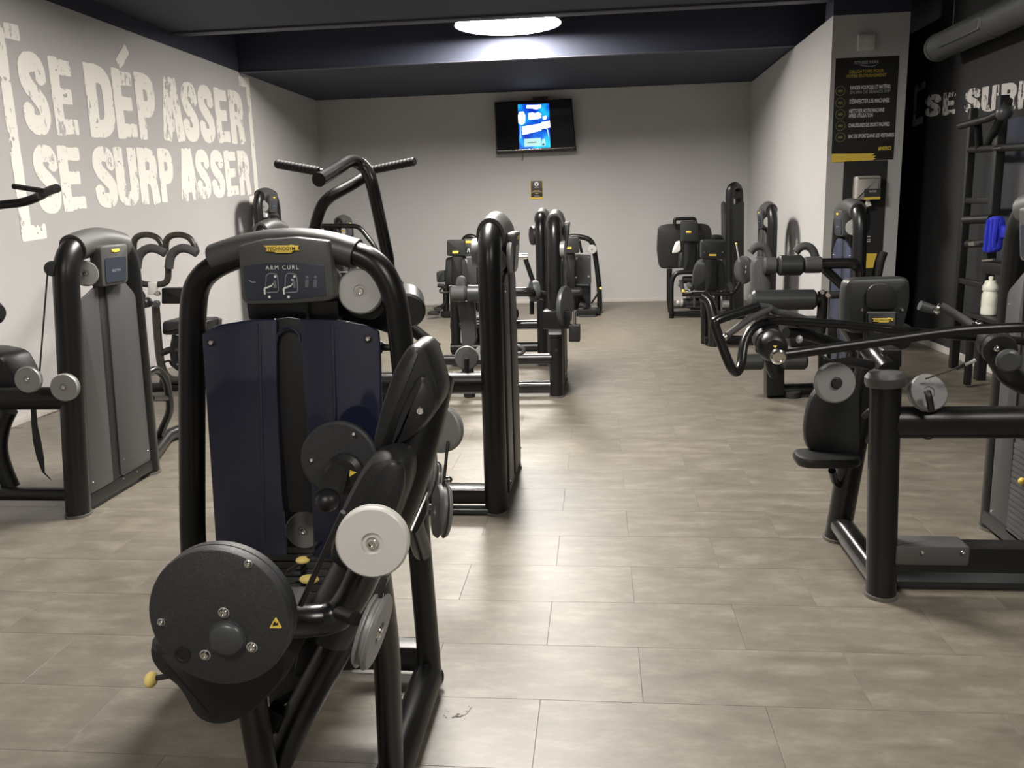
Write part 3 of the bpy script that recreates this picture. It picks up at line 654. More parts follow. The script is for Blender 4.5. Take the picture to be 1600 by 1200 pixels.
    # elbow pads
    MB().slab([P(x, y, 1.80) for x, y in ((636, 541), (656, 538), (668, 548), (680, 585), (687, 610), (686, 634), (664, 668), (612, 713), (590, 712), (580, 694), (593, 640), (613, 580))], (0, .15, 0), .018, .02).build('elbow_pad', 'vinyl', r)
    MB().slab([P(x, y, 1.785) for x, y in ((650, 590), (664, 586), (680, 608), (681, 640), (661, 668), (618, 704), (608, 698), (624, 645))], (0, .03, 0), .012, .03).build('pad_shell', 'plas', r)
    bolt(r, P(657, 642, 1.783), (0, -1, .1), .009, .008)
    MB().slab([P(x, y, 1.68) for x, y in ((560, 738), (578, 718), (610, 712), (634, 722), (636, 760), (606, 850), (540, 905), (505, 880), (528, 800))], (0, .14, 0), .035, .03).build('elbow_pad', 'vinyl', r)
    MB().slab([P(x, y, 1.665) for x, y in ((592, 730), (628, 722), (632, 760), (606, 840), (560, 880), (556, 840))], (0, .03, 0), .01, .03).build('pad_shell', 'plas', r)
    # cam disc facing the camera
    c = P(345, 962, 1.47); ax = V((0, -1, 0)); R_ = px2m(119, 1.47) * 1.02
    dk = MB().lathe(c - ax * .035, ax, [(R_ * .9, 0), (R_, .004), (R_, .020), (R_ * .985, .0215), (R_ * .985, .0235), (R_, .025), (R_, .038), (R_ * .985, .045), (R_ * .96, .047)], 64).build('cam_disc', 'disc', r)
    ff = c.y - .0122
    MB().lathe(P(356, 997, ff), ax, [(.0375, -.004), (.0375, .003), (.0345, .003), (.0335, .009), (.030, .013), (.020, .0165), (.006, .0175)], 32).build('hub_knob', 'knob', dk)
    for x, y, q in ((388, 881, .0065), (252, 972, .0065), (350, 957, .009), (321, 1023, .009), (394, 1011, .009)):
        MB().lathe(P(x, y, ff + .0015), ax, [(q * 1.25, 0), (q * 1.25, .0015), (q, .002)], 16).build('washer', 'silver', dk); bolt(dk, P(x, y, ff), ax, q, .006)
    MB().lathe(P(285, 1023, ff), ax, [(.0165, 0), (.0165, .0015), (.012, .002), (.011, .0005), (.004, .0006)], 24).build('access_hole', 'slot', dk)
    a = [P(421, 981, ff), P(441, 981, ff), P(431, 964, ff)]
    tr = MB().slab(a, (0, -.0015, 0), 0, .003).build('warning_sticker', 'yel', dk)
    MB().slab([P(x, y, ff - .002) for x, y in ((426, 978), (434, 977), (435, 973), (431, 974), (430, 970), (427, 974))], (0, -.0005, 0)).build('warning_mark', 'blk', tr)
    MB().tube([P(375, 975, 1.50), P(470, 972, 1.62), P(530, 965, 1.66), P(556, 925, 1.66), P(575, 880, 1.64)], .036, seg=16, fil=.08).build('cam_arm', 'gloss', r)
    MB().tube([P(530, 958, 1.58), P(556, 967, 1.50)], .014, seg=12).build('cam_spindle', 'plas', r)
    # big silver pulleys near the camera
    pulley(r, P(583, 845, 1.50), (.10, -1, .06), .0705, 'bright', .032)
    pulley(r, P(582, 985, 1.46), (.95, -.07, -.27), .074, 'gpul', .030)
    MB().tube([P(600, 903, 1.48), P(592, 930, 1.47), P(570, 1040, 1.46)], .007, seg=8).build('cable', 'cable', r)
    MB().tube([P(536, 800, 1.52), P(470, 945, 1.58)], .006, seg=8).build('cable', 'cable', r)
    # legs and base
    MB().tube([P(388, 1062, 1.62), P(401, 1140, 1.68), F(425, 1290)], .033, seg=18, fil=.1).build('leg', 'metal', r)
    MB().tube([P(588, 895, 1.80), P(604, 1010, 1.88), F(613, 1242)], .032, .05, up=(0, 1, 0), seg=18, fil=.1).build('leg', 'metal', r)
    a = F(668, 1082) + V((0, 0, .052)); b = F(612, 1250) + V((0, -.12, .052))
    MB().tube([a, b, b + V((-.03, -.35, 0))], .05, .05, seg=20, fil=.05).build('base_tube', 'metal', r)
    MB().box((fl_.x, Y - .05, .035), (fr_.x, Y + .03, .125), .012, .01).build('base_beam', 'metal', r)
    MB().slab([P(x, y, 2.30) for x, y in ((505, 1050), (560, 1000), (600, 985), (600, 1045))], (0, .04, 0), .004, .02).build('base_cover', 'plas', r)
    for f in (fl_, fr_): MB().tube([V((f.x, Y - .03, 0)), V((f.x, Y - .03, .014))], .042, .062, up=(0, 1, 0), seg=20).build('foot_cap', 'foot', r)
    MB().ball(P(688, 1056, 2.52), .012, .018, .022).build('end_plug', 'plas', r)
    # seat below the disc
    MB().slab([P(x, y, 1.56) for x, y in ((226, 1005), (227, 1034), (243, 1058), (272, 1078), (284, 1098), (298, 1126), (322, 1139), (348, 1141), (378, 1132), (410, 1105), (450, 1060), (440, 1000))], (0, .22, .03), .03, .03).build('seat', 'rub', r)
    MB().ball(P(236, 1062, 1.66), .014, .02, .018).build('seat_lever_knob', 'lyel', r)
    MB().tube([P(240, 1060, 1.66), P(300, 1050, 1.7)], .007, seg=8).build('seat_lever', 'plas', r)
    MB().slab([P(x, y, 1.84) for x, y in ((418, 1052), (500, 1047), (492, 1062), (432, 1112), (420, 1104))], (0, .03, 0), .004, .01).build('seat_bracket', 'gvinyl', r)
    MB().slab([P(x, y, 1.80) for x, y in ((418, 1108), (446, 1120), (440, 1134), (426, 1150))], (0, .04, 0), .004).build('seat_bracket', 'metal', r)
    # pulleys on the far right side
    pulley(r, P(689, 670, 2.36), (-.30, -.95, .10), .070, 'gpul', .034, bolt=False)
    pulley(r, P(664, 739, 2.30), (-.92, -.38, .28), .078, 'gpul', .030, bolt=False)
    pulley(r, P(680, 748, 2.32), (-.90, -.40, .22), .050, 'silver', .02, bolt=False)
    pulley(r, P(690, 798, 2.18), (-.94, -.34, .16), .074, 'gpul', .036, bolt=False)
    bolt(r, P(698, 749, 2.22), (.9, -.4, 0), .010, .014)
    MB().tube([P(700, 690, 2.33), P(686, 822, 2.14)], .0045, seg=6).build('cable', 'cable', r)
    MB().tube([P(673, 705, 2.33), P(682, 732, 2.30)], .0045, seg=6).build('cable', 'cable', r)
    MB().tube([P(668, 770, 2.2), P(642, 830, 2.0)], .003, seg=6).build('cable', 'silver', r)
    MB().slab([P(x, y, 2.28) for x, y in ((640, 770), (662, 760), (668, 800), (650, 838), (636, 825))], (0, .04, 0), .006, .02).build('pulley_bracket', 'plas', r)
    MB().tube([P(640, 800, 2.3), P(660, 862, 2.5)], .03, seg=12).build('side_stay', 'metal', r)
    return r
arm_curl()

# ================================================================== LEFT: machine with the grey shield
def tb(r, pts, Y, rad, name, m, fil=.03, seg=14, r2=None, up=None):
    q = [p if isinstance(p, V) else P(p[0], p[1], p[2] if len(p) > 2 else Y) for p in pts]
    return MB().tube(q, rad, r2, up=up, seg=seg, fil=fil).build(name, m, r)
def pp(r, pts, Y, th, name, m, bev=.006, fil=.015):
    return ppoly(pts, Y, th, bev, fil).build(name, m, r)
def rc(r, x0, y0, x1, y1, Y, th, name, m, bev=.006, fil=.015):
    return prect(x0, y0, x1, y1, Y, th, bev, fil).build(name, m, r)
def roller(r, a, b, rad, name, m, bev=.012):
    a = V(a); b = V(b); return MB().cyl(a, b - a, rad, (b - a).length, bev, 24).build(name, m, r)
def stools(r, x, y):                                                     # round rubber foot
    MB().cyl((x, y, 0), (0, 0, 1), .05, .014, .003).build('foot_cap', 'foot', r)

def left_machine():
    r = thing('chest_machine', 'black weight machine with plain grey shield at the left edge, by the slogan wall', 'gym machine', (-2.9, 4.4, 0))
    tower(r, -2.80, 4.09, 4.83, 1, 1.475, lean=.075, leanx=.07, rx=.068, ry=.062)
    for x, y in ((192, 690), (203, 684), (193, 717), (206, 711), (193, 748), (214, 737)): bolt(r, PX(x, y, -2.745), (1, 0, 0), .004, .004)
    # beams running to the left, out of the frame
    Y = 4.10
    a = P(112, 622, Y); MB().tube([a, V((-3.9, Y, a.z))], .062, .05, up=(0, 1, 0), seg=16).build('cross_beam', 'metal', r)
    a = P(112, 760, Y); MB().tube([V((-2.8, Y, .115)), V((-3.9, Y, .115))], .036, .05, up=(0, 1, 0), seg=16).build('base_beam', 'metal', r)
    MB().tube([V((-3.75, Y, 0)), V((-3.75, Y, .66))], .055, seg=16).build('far_post', 'metal', r); stools(r, -3.75, Y)
    pulley(r, P(45, 593, 4.0), (.12, -1, .06), .068, 'mid', .034); pulley(r, P(102, 605, 3.99), (.12, -1, .06), .071, 'mid', .036)
    tb(r, [(75, 418), (62, 580)], 4.02, .0042, 'cable', 'cable', 0, 6)
    MB().tube([P(82, 420, 4.10), P(84, 420, 4.2)], .04, seg=14).build('cable_guide', 'plas', r)
    a = P(128, 412, 4.30)
    # strap hanging under the beam
    MB().add([q for x, y, w_ in ((52, 630, 4), (54, 665, 5), (58, 690, 6.5), (63, 715, 6), (68, 738, 2.2), (80, 750, .9)) for q in (P(x - w_, y, 4.12), P(x + w_, y, 4.12), P(x + w_, y, 4.126), P(x - w_, y, 4.126))],
             [[4 * i + j, 4 * i + (j + 1) % 4, 4 * i + 4 + (j + 1) % 4, 4 * i + 4 + j] for i in range(5) for j in range(4)]).build('strap', 'rub', r)
    # seat pad, leg and footrest at the frame edge
    pp(r, [(-90, 560), (-40, 548), (0, 556), (16, 585), (26, 612), (0, 625), (-90, 630)], 4.2, .25, 'seat', 'vinyl', .03, .04)
    tb(r, [(14, 640), (2, 665), (-4, 700), (6, 735), (18, 762)], 4.16, .045, 'seat_post', 'metal', .1)
    # lever with hand grips
    tb(r, [(-60, 330, 4.0), (0, 320, 4.0), (35, 317, 4.0), (62, 307, 4.0), (76, 298, 3.95), (89, 294, 3.92)], 4.0, .021, 'lever', 'metal', .06)
    tb(r, [(72, 299), (21, 291)], 3.95, .0135, 'grip', 'rub', 0); MB().ball(P(65, 306, 3.97), .018, .018, .018).build('lever_joint', 'knob', r)
    MB().tube([V((-3.5, 4.05, .7)), P(-60, 330, 4.0)], .03, seg=12).build('lever_arm', 'metal', r)
    roller(r, P(-40, 490, 4.0), P(2, 488, 4.0), .056, 'chest_pad', 'vinyl', .02)
    # tubular step on the far side of the tower
    tb(r, [V((-2.80, 4.85, .60)), (243, 575, 5.05), (258, 588, 5.15), (263, 610, 5.2), (267, 640, 5.25), (258, 660, 5.3), (245, 690, 5.3)], 5.2, .026, 'side_tube', 'gloss', .08)
    tb(r, [(236, 622, 4.9), (262, 622, 5.22)], 5.1, .022, 'side_stay', 'metal')
    MB().tube([V((-2.80, 4.8, .07)), F(262, 692) + V((0, 0, .05)), F(300, 676) + V((0, 0, .05))], .045, seg=14).build('base_tube', 'metal', r)
left_machine()

# ================================================================== left row, second machine: curved padded arms
def shoulder_machine():
    r = thing('shoulder_machine', 'machine with two hooped arms and curved grey pads by the left wall', 'gym machine', (-3.3, 7.3, 0))
    tower(r, -2.93, 7.15, 7.9, 1, 1.482)
    Y = 7.2
    for dx, lab in ((0, ''), (50, '')):
        tb(r, [(209 + dx, 392), (209 + dx, 376), (216 + dx, 368), (232 + dx, 366), (246 + dx, 371), (254 + dx, 382), (257 + dx, 394)], Y, .027, 'arm_hoop', 'brown', .06)
        tb(r, [(214 + dx, 419), (216 + dx, 401), (224 + dx, 391), (236 + dx, 387), (248 + dx, 390), (258 + dx, 396)], Y - .06, .038, 'shoulder_pad', 'foam', .08)
    tb(r, [(214, 415), (214, 436), (221, 444), (240, 445), (256, 444), (263, 437), (263, 415)], Y - .03, .028, 'yoke', 'brown', .08)
    rc(r, 231, 441, 242, 461, Y - .09, .06, 'clamp', 'box', .004, .006)
    MB().cyl(P(247, 458, Y - .07), (0.2, -1, 0), .024, .03).build('bolt', 'chrome', r)
    MB().cyl(P(222, 462, Y - .05), (-.3, -1, 0), .05, .1, .01).build('pivot', 'plas', r); MB().cyl(P(232, 472, Y - .08), (0, -1, 0), .045, .1, .01).build('pivot', 'plas', r)
    MB().cyl(P(246, 474, Y - .08), (.2, -1, 0), .03, .06, .01).build('pivot_cap', 'knob', r)
    rc(r, 252, 450, 300, 475, Y + .05, .12, 'arm_beam', 'metal', .01)
    rc(r, 252, 502, 318, 524, Y, .35, 'seat', 'vinyl', .03, .03)
    rc(r, 318, 498, 344, 512, Y + .3, .05, 'back_pad', 'knob', .01)
    tb(r, [(243, 478), (246, 520), (250, 565), (258, 588), (272, 595), (300, 590)], Y, .036, 'post', 'brown', .12)
    tb(r, [(275, 525), (271, 548), (274, 570), (282, 575)], Y, .035, 'seat_post', 'metal', .06)
    tb(r, [(256, 566), (265, 563), (268, 571), (276, 574), (292, 574)], Y, .010, 'pedal_rod', 'metal', .02)
    tb(r, [(252, 552), (266, 546), (280, 548)], Y, .03, 'lever', 'plas', .03)
    MB().tube([V((-4.05, Y, .05)), V((-2.95, Y + .2, .05))], .045, seg=14).build('base_tube', 'metal', r)
    MB().tube([V((-3.95, Y, .05)), P(258, 588, Y)], .04, seg=14).build('foot_post', 'metal', r)
shoulder_machine()

# ================================================================== centre: pulldown machine with high handles
def pulldown():
    r = thing('pulldown_machine', 'black tower machine in mid room with high ridged pull-down handles', 'gym machine', (-.8, 4.5, 0))
    tower(r, -.545, 4.195, 4.95, 1, 1.485, lean=.05, rx=.082, ry=.06, zs=(.08, 1.26), shield='plas')
    Y = 4.3
    a = P(720, 595, Y); MB().tube([V((-.56, Y - .05, a.z)), V((-1.75, Y - .05, a.z))], .058, .05, up=(0, 1, 0), seg=18).build('cross_beam', 'metal', r)
    MB().box((-1.75, 4.17, .045), (-.55, 4.29, .125), .012, .0).build('base_beam', 'gloss', r)
    MB().box((-1.75, 4.13, .006), (-.55, 4.20, .03), .004).build('base_plate', 'knob', r)
    MB().tube([V((-1.75, 4.2, 0)), V((-1.75, 4.2, .75))], .06, seg=16).build('far_post', 'metal', r); stools(r, -1.75, 4.2)
    pulley(r, P(729, 559, 4.28), (.1, -1, .1), .062, 'gpul', .03, bolt=False)
    tb(r, [(729, 560), (729, 580)], 4.25, .012, 'pulley_fork', 'plas')
    MB().lathe((-.635, 4.42, 1.33), (-.985, -.02, 0), [(.02, -.02), (.07, -.018), (.075, 0), (.07, .018), (.02, .02)], 28).build('pulley', 'gpul', r)
    MB().lathe((-.46, 4.42, 1.30), (.99, .02, 0), [(.02, -.015), (.075, -.012), (.08, 0), (.075, .012), (.02, .015)], 28).build('pulley', 'gpul', r)
    for z in (.34, .16): MB().cyl((-.552, 4.14, z), (0, -1, 0), .011, .003, .001).build('screw_cover', 'plas', r)
    # handle frame: two bent tubes ending in ridged grips
    tb(r, [(606, 402, 4.6), (582, 290, 4.5), (577, 272, 4.5), (564, 255, 4.5), (548, 250, 4.45), (530, 262, 4.3), (498, 281, 4.0)], 4.4, .034, 'handle_tube', 'gloss', .08)
    tb(r, [(488, 372, 4.5), (497, 335, 4.5), (505, 317, 4.5), (520, 304, 4.5), (542, 293, 4.55), (564, 280, 4.6), (578, 268, 4.65)], 4.5, .031, 'handle_tube', 'metal', .08)
    def grip(a, b, n=12):
        a = V(a); b = V(b); prof = []; L = (b - a).length
        for k in range(n): prof += [(.0205, L * k / n), (.0225, L * (k + .3) / n), (.0225, L * (k + .6) / n), (.019, L * (k + .9) / n)]
        MB().lathe(a, b - a, prof + [(.019, L)], 14).build('grip', 'rub', r)
    grip(P(581, 266, 4.6), P(648, 252, 4.5)); grip(P(499, 268, 4.1), P(432, 256, 4.2))
    tb(r, [(515, 272, 4.12), (499, 268, 4.1)], 4.1, .017, 'grip_stem', 'gloss')
    MB().tube([P(606, 402, 4.6), V((-1.15, 4.62, 1.0)), V((-.9, 4.6, .8))], .034, seg=12, fil=.1).build('handle_arm', 'metal', r)
    MB().tube([P(488, 372, 4.5), V((-1.5, 4.55, 1.0)), V((-1.2, 4.6, .8))], .032, seg=12, fil=.1).build('handle_arm', 'metal', r)
    # leg hold-down roller seen end on
    a = P(636, 487, 4.35); roller(r, a, a + V((-.04, .16, .045)), .098, 'thigh_roller', 'gvinyl', .012)
    MB().tube([V((-1.05, 4.6, .9)), P(628, 452, 4.5), P(612, 432, 4.5)], .03, seg=12, fil=.05).build('roller_arm', 'metal', r)
    MB().slab([V((-1.45, 4.5, .50)), V((-1.05, 4.5, .50)), V((-1.05, 4.9, .50)), V((-1.45, 4.9, .50))], (0, 0, .07), .03, .08).build('seat', 'vinyl', r)
    MB().tube([V((-1.25, 4.7, .5)), V((-1.25, 4.7, .02))], .04, seg=14).build('seat_post', 'metal', r)
    MB().box((-1.30, 4.25, .03), (-1.2, 4.75, .10), .01).build('base_rail', 'metal', r)
pulldown()

# ================================================================== centre row, second and third towers
def extension():
    r = thing('leg_extension_machine', 'mid-room tower machine behind the pulldown one, with grey rollers and hanging weight block', 'gym machine', (-.7, 7.3, 0))
    tower(r, -.362, 6.95, 7.65, 1, 1.48, lean=.05, rx=.082, ry=.06, zs=(.12, 1.15), shield='plas')
    Y = 6.9
    a = P(872, 498, Y)
    MB().box((-.46, 6.86, a.z - .08), (-.24, 7.02, a.z + .07), .015).build('pivot_block', 'metal', r)
    rc(r, 857, 514, 877, 523, 6.885, .003, 'rating_label', 'gpr', .0005, 0)
    for y in (548, 600): MB().cyl(P(869, y, 6.885), (0, -1, 0), .014, .004, .001).build('screw_cover', 'plas', r)
    MB().tube([V((-.37, Y + .05, .08)), V((-1.3, Y + .05, .08))], .055, .045, up=(0, 1, 0), seg=16).build('base_beam', 'gloss', r)
    a = P(820, 562, Y); MB().tube([V((-.40, Y + .03, a.z)), V((-1.3, Y + .03, a.z))], .045, seg=14).build('cross_beam', 'metal', r)
    tb(r, [(800, 553, 6.7), (817, 552, 6.7), (819, 545, 6.7), (812, 541, 6.7), (800, 541, 6.7)], 6.7, .018, 'loop_handle', 'knob', .04)
    # roller arm reaching left
    roller(r, P(704, 459, 6.8), P(729, 459, 6.8), .066, 'shin_roller', 'foam', .015); roller(r, P(730, 459, 6.8), P(752, 459, 6.8), .072, 'shin_roller', 'gvinyl', .01)
    tb(r, [(750, 457, 6.8), (826, 456, 6.85), (834, 458, 6.9), (850, 462, 6.95)], 6.8, .038, 'roller_arm', 'gloss', .05)
    MB().slab([P(x, y, 6.82) for x, y in ((711, 449), (713, 434), (719, 431), (725, 434), (728, 449))], (0, .09, 0), .012, .02).build('knee_pad', 'foam', r)
    pp(r, [(714, 472), (740, 470), (744, 530), (738, 542), (722, 542), (718, 500)], 6.9, .10, 'roller_post', 'knob', .012)
    MB().tube([P(728, 540, 6.95), V((-1.1, 6.95, 0))], .05, seg=14).build('front_post', 'metal', r)
    # crank above, with its rod
    roller(r, P(790, 399, 7.0), P(802, 399, 7.0), .05, 'crank_hub', 'plas'); tb(r, [(802, 402), (824, 401)], 7.0, .028, 'crank_shaft', 'chrome')
    tb(r, [(820, 398), (822, 408), (833, 440), (838, 446)], 7.0, .02, 'crank_rod', 'metal', .02)
    MB().lathe(P(835, 455, 6.95), (-.93, -.35, 0), [(.02, -.03), (.085, -.028), (.09, 0), (.085, .028), (.02, .03)], 28).build('cam', 'knob', r)
    tb(r, [(831, 470), (831, 491)], 6.95, .018, 'hanging_rod', 'metal')
    # cam and counterweight on the aisle side
    MB().lathe(P(883, 478, 6.9), (.93, -.30, 0), [(.03, -.02), (.16, -.018), (.165, 0), (.16, .018), (.03, .02)], 36).build('cam_disc', 'knob', r)
    MB().lathe(P(880, 390, 6.98), (.985, -.12, 0), [(.02, -.02), (.068, -.018), (.07, 0), (.068, .018), (.02, .02)], 28).build('pulley', 'gpul', r)
    tb(r, [(897, 486, 6.7), (897, 512, 6.7)], 6.7, .018, 'weight_rod', 'chrome')
    rc(r, 888.5, 508, 906.5, 534.5, 6.66, .10, 'counterweight', 'plas', .008)
    pulley(r, P(753, 552, 6.0 + .8), (.1, -1, .1), .06, 'gpul', .03, bolt=False)
    r2 = thing('seated_press_machine', 'mid-room tower farthest back in its row, partly hidden behind a nearer tower', 'gym machine', (-.6, 8.7, 0))
    tower(r2, -.565, 8.35, 9.05, 1, 1.50, rx=.078, shield='plas')
    MB().lathe((-.65, 8.5, 1.28), (-.93, -.36, 0), [(.02, -.02), (.09, -.018), (.095, 0), (.09, .018), (.02, .02)], 28).build('pulley', 'plas', r2)
    a = P(822, 542, 8.4); MB().tube([V((-.56, 8.4, a.z)), V((-1.5, 8.4, a.z))], .05, seg=14).build('cross_beam', 'metal', r2)
    a = P(820, 508, 8.4); MB().tube([V((-.56, 8.45, a.z)), V((-1.5, 8.45, a.z))], .05, seg=14).build('cross_beam', 'gloss', r2)
    MB().ball(P(800, 490, 8.3), .07, .08, .08).build('seat_knob', 'plas', r2)
    MB().slab([V((-1.5, 8.5, .42)), V((-1.0, 8.5, .42)), V((-1.0, 8.9, .42)), V((-1.5, 8.9, .42))], (0, 0, .07), .03, .08).build('seat', 'vinyl', r2)
    MB().tube([V((-1.25, 8.7, .42)), V((-1.25, 8.7, 0))], .05, seg=14).build('seat_post', 'metal', r2)
    MB().box((-1.30, 8.4, .03), (-.55, 8.48, .10), .01).build('base_rail', 'metal', r2)
    MB().tube([V((-1.45, 8.4, 0)), V((-1.45, 8.45, .7))], .05, seg=14).build('far_post', 'metal', r2)
extension()

# ================================================================== far machines against the back wall
def far_left_seat():
    r = thing('seated_machine', 'far seat machine with headrest and tower at the back wall, left of the mid-room towers', 'gym machine', (-2.1, 12.5, 0))
    Y = 12.3
    rc(r, 698, 375, 726, 400, Y, .12, 'headrest', 'gvinyl', .02, .03); a = P(711, 393.5, Y - .004)
    rc(r, 707, 392, 716, 396, Y - .008, .006, 'badge', 'yel', .001, .004)
    pp(r, [(696, 403), (706, 401), (722, 401), (728, 410), (730, 444), (694, 446)], Y + .06, .10, 'backrest', 'gvinyl', .03, .04)
    rc(r, 706, 400, 721, 446, Y + .02, .05, 'back_post', 'plas', .01)
    tb(r, [(697, 445), (697, 480), (697, 495)], Y + .05, .045, 'post', 'metal'); MB().cyl((P(697, 495, Y).x, Y + .05, 0), (0, 0, 1), .06, .02).build('foot_cap', 'foot', r)
    pp(r, [(681, 425), (694, 423), (695, 441), (682, 442)], Y - .05, .25, 'arm_pad', 'gvinyl', .03, .03)
    tb(r, [(684, 446), (694, 447)], Y, .03, 'arm_pivot', 'plas'); tb(r, [(696, 448), (687, 453), (688, 457), (704, 457)], Y, .016, 'arm_tube', 'brown', .04)
    tb(r, [(697, 470), (692, 478), (678, 483)], Y - .1, .022, 'pedal_arm', 'metal', .05); rc(r, 678, 481, 690, 485, Y - .15, .2, 'pedal', 'rub', .005); rc(r, 668, 488, 684, 492, Y - .2, .2, 'pedal', 'rub', .005)
    pp(r, [(724, 373), (741, 372), (742, 400), (724, 401)], Y + .4, .12, 'display_head', 'cap', .015, .03)
    rc(r, 727, 376, 739, 380, Y + .39, .008, 'badge', 'yel', .001, .005); rc(r, 727, 384, 740, 396, Y + .394, .004, 'placard', 'screen', .001, .01)
    tb(r, [(730, 394, Y + .39), (732, 387, Y + .39), (734, 394, Y + .39)], Y, .006, 'icon', 'wht')
    pp(r, [(721, 404), (744, 402), (745, 445), (722, 447)], Y + .42, .03, 'shield', 'gshield', .006, .02); rc(r, 724, 405, 730, 412, Y + .41, .01, 'shield_clip', 'silver', .002)
    MB().tube([P(724, 447, Y + .5), P(724, 375, Y + .5), P(732, 369, Y + .5), P(744, 372, Y + .5), P(746, 400, Y + .5), P(747, 492, Y + .5)], .045, seg=12, fil=.1).build('frame', 'metal', r)
    MB().slab([P(x, y, Y - .1) for x, y in ((700, 448), (738, 446), (740, 456), (702, 458))], (0, .4, 0), .03, .03).build('seat', 'vinyl', r)
    rc(r, 703, 458, 728, 482, Y, .3, 'weight_stack', 'plas', .01); tb(r, [(716, 458), (716, 496)], Y + .1, .05, 'seat_post', 'metal')
    MB().box((P(690, 495, Y).x, Y - .05, .02), (P(745, 495, Y).x, Y + .06, .1), .01).build('base_beam', 'metal', r)
    MB().box((P(711, 495, Y).x - .05, Y, .02), (P(711, 495, Y).x + .05, Y + .55, .1), .01).build('base_rail', 'metal', r)
far_left_seat()

def far_mid_seat():
    r = thing('seated_machine', 'far seat machine with grey panel and bowed side tube, just right of the mid-room towers', 'gym machine', (-.1, 12.5, 0))
    Y = 12.3
    rc(r, 880, 370, 905, 396, Y, .12, 'headrest', 'gvinyl', .02, .03); rc(r, 886, 386, 893, 389, Y - .008, .008, 'badge', 'yel', .001, .003)
    rc(r, 884, 395, 898, 450, Y + .08, .08, 'back_post', 'plas', .01)
    pp(r, [(896, 397), (923, 398), (924, 443), (897, 444)], Y + .35, .03, 'shield', 'gshield', .006, .02)
    for x, y in ((901, 404), (920, 402), (900, 433), (920, 432)): MB().cyl(P(x, y, Y + .35), (0, -1, 0), .018, .008, .002, 10).build('bolt', 'chrome', r)
    tb(r, [(884, 374), (892, 369), (908, 370), (922, 374), (928, 385), (933, 420), (937, 455), (937, 489)], Y + .35, .038, 'frame', 'metal', .15)
    tb(r, [(905, 376), (909, 395)], Y + .35, .02, 'bracket', 'metal'); MB().cyl((P(937, 489, Y + .35).x, Y + .35, 0), (0, 0, 1), .055, .02).build('foot_cap', 'foot', r)
    pulley(r, P(925, 389.5, Y + .25), (0, -1, 0), .066, 'silver', .04)
    pulley(r, P(929, 484, Y + .25), (0, -1, 0), .06, 'gpul', .04, bolt=False)
    rc(r, 897, 443, 923, 482, Y + .4, .2, 'weight_stack', 'plas', .01); rc(r, 897, 444, 921, 447, Y + .3, .06, 'top_plate', 'knob', .004)
    tb(r, [(938, 451), (932, 462), (924, 474)], Y + .1, .014, 'lever', 'metal', .03); MB().ball(P(938.5, 450.5, Y + .1), .02, .02, .02).build('lever_knob', 'lyel', r)
    MB().slab([P(x, y, Y - .1) for x, y in ((880, 452), (908, 452), (910, 462), (880, 464))], (0, .4, 0), .03, .03).build('seat', 'vinyl', r)
    tb(r, [(896, 460), (896, 498)], Y, .06, 'seat_post', 'metal'); tb(r, [(885, 440), (886, 500)], Y - .1, .05, 'front_post', 'metal')
    MB().box((P(884, 498, Y).x, Y - .12, .0), (P(932, 498, Y).x, Y - .02, .1), .01).build('base_beam', 'metal', r)
    rc(r, 905, 493, 931, 498, Y - .2, .2, 'footplate', 'rub', .01); tb(r, [(905, 476), (915, 480), (905, 486)], Y, .05, 'mechanism', 'plas', .03)
    MB().box((P(905, 490, Y).x, Y - .05, .02), (P(937, 490, Y).x, Y + .36, .09), .01).build('base_rail', 'metal', r)
far_mid_seat()

def tall_left():
    r = thing('tall_pulley_machine', 'tall narrow tower machine far back by the left wall, under the slogan corner', 'gym machine', (-4.2, 10.8, 0))
    tower(r, -4.24, 10.45, 11.15, 1, 1.86, zs=(.1, 1.62))
    MB().ball(P(427, 349, 10.6), .11, .12, .11).build('cam_cover', 'plas', r)
    rc(r, 411, 333, 416, 340, 10.5, .05, 'clip', 'wht', .002)
    MB().slab([V((-4.45, 10.6, .42)), V((-3.7, 10.6, .42)), V((-3.7, 11.0, .42)), V((-4.45, 11.0, .42))], (0, 0, .07), .03, .05).build('seat', 'vinyl', r)
    MB().tube([V((-3.75, 10.8, .42)), V((-3.75, 10.8, 0))], .05, seg=12).build('seat_post', 'metal', r)
    r = thing('row_machine', 'far machine with a bent arm tube around its low tower, near the back left corner', 'gym machine', (-3.7, 12.3, 0))
    tower(r, -3.72, 12.0, 12.7, 1, 1.49)
    tb(r, [(476, 372), (482, 360), (490, 355), (500, 353), (540, 353), (556, 353), (564, 357), (588, 388), (590, 400)], 12.0, .034, 'arm_tube', 'gloss', .12)
    rc(r, 505, 354, 530, 372, 12.1, .1, 'chest_pad', 'vinyl', .03); rc(r, 533, 359, 539, 362, 12.02, .01, 'badge', 'yel', .001)
    MB().tube([P(590, 400, 12.0), V((P(590, 400, 12).x, 12, .6)), V((-3.3, 12.2, .5)), V((-3.7, 12.3, .5))], .034, seg=12, fil=.1).build('arm_link', 'metal', r)
    MB().tube([P(476, 372, 12.0), V((P(476, 372, 12).x, 12, .7)), V((-3.8, 12.2, .6))], .034, seg=12, fil=.1).build('arm_link', 'metal', r)
tall_left()

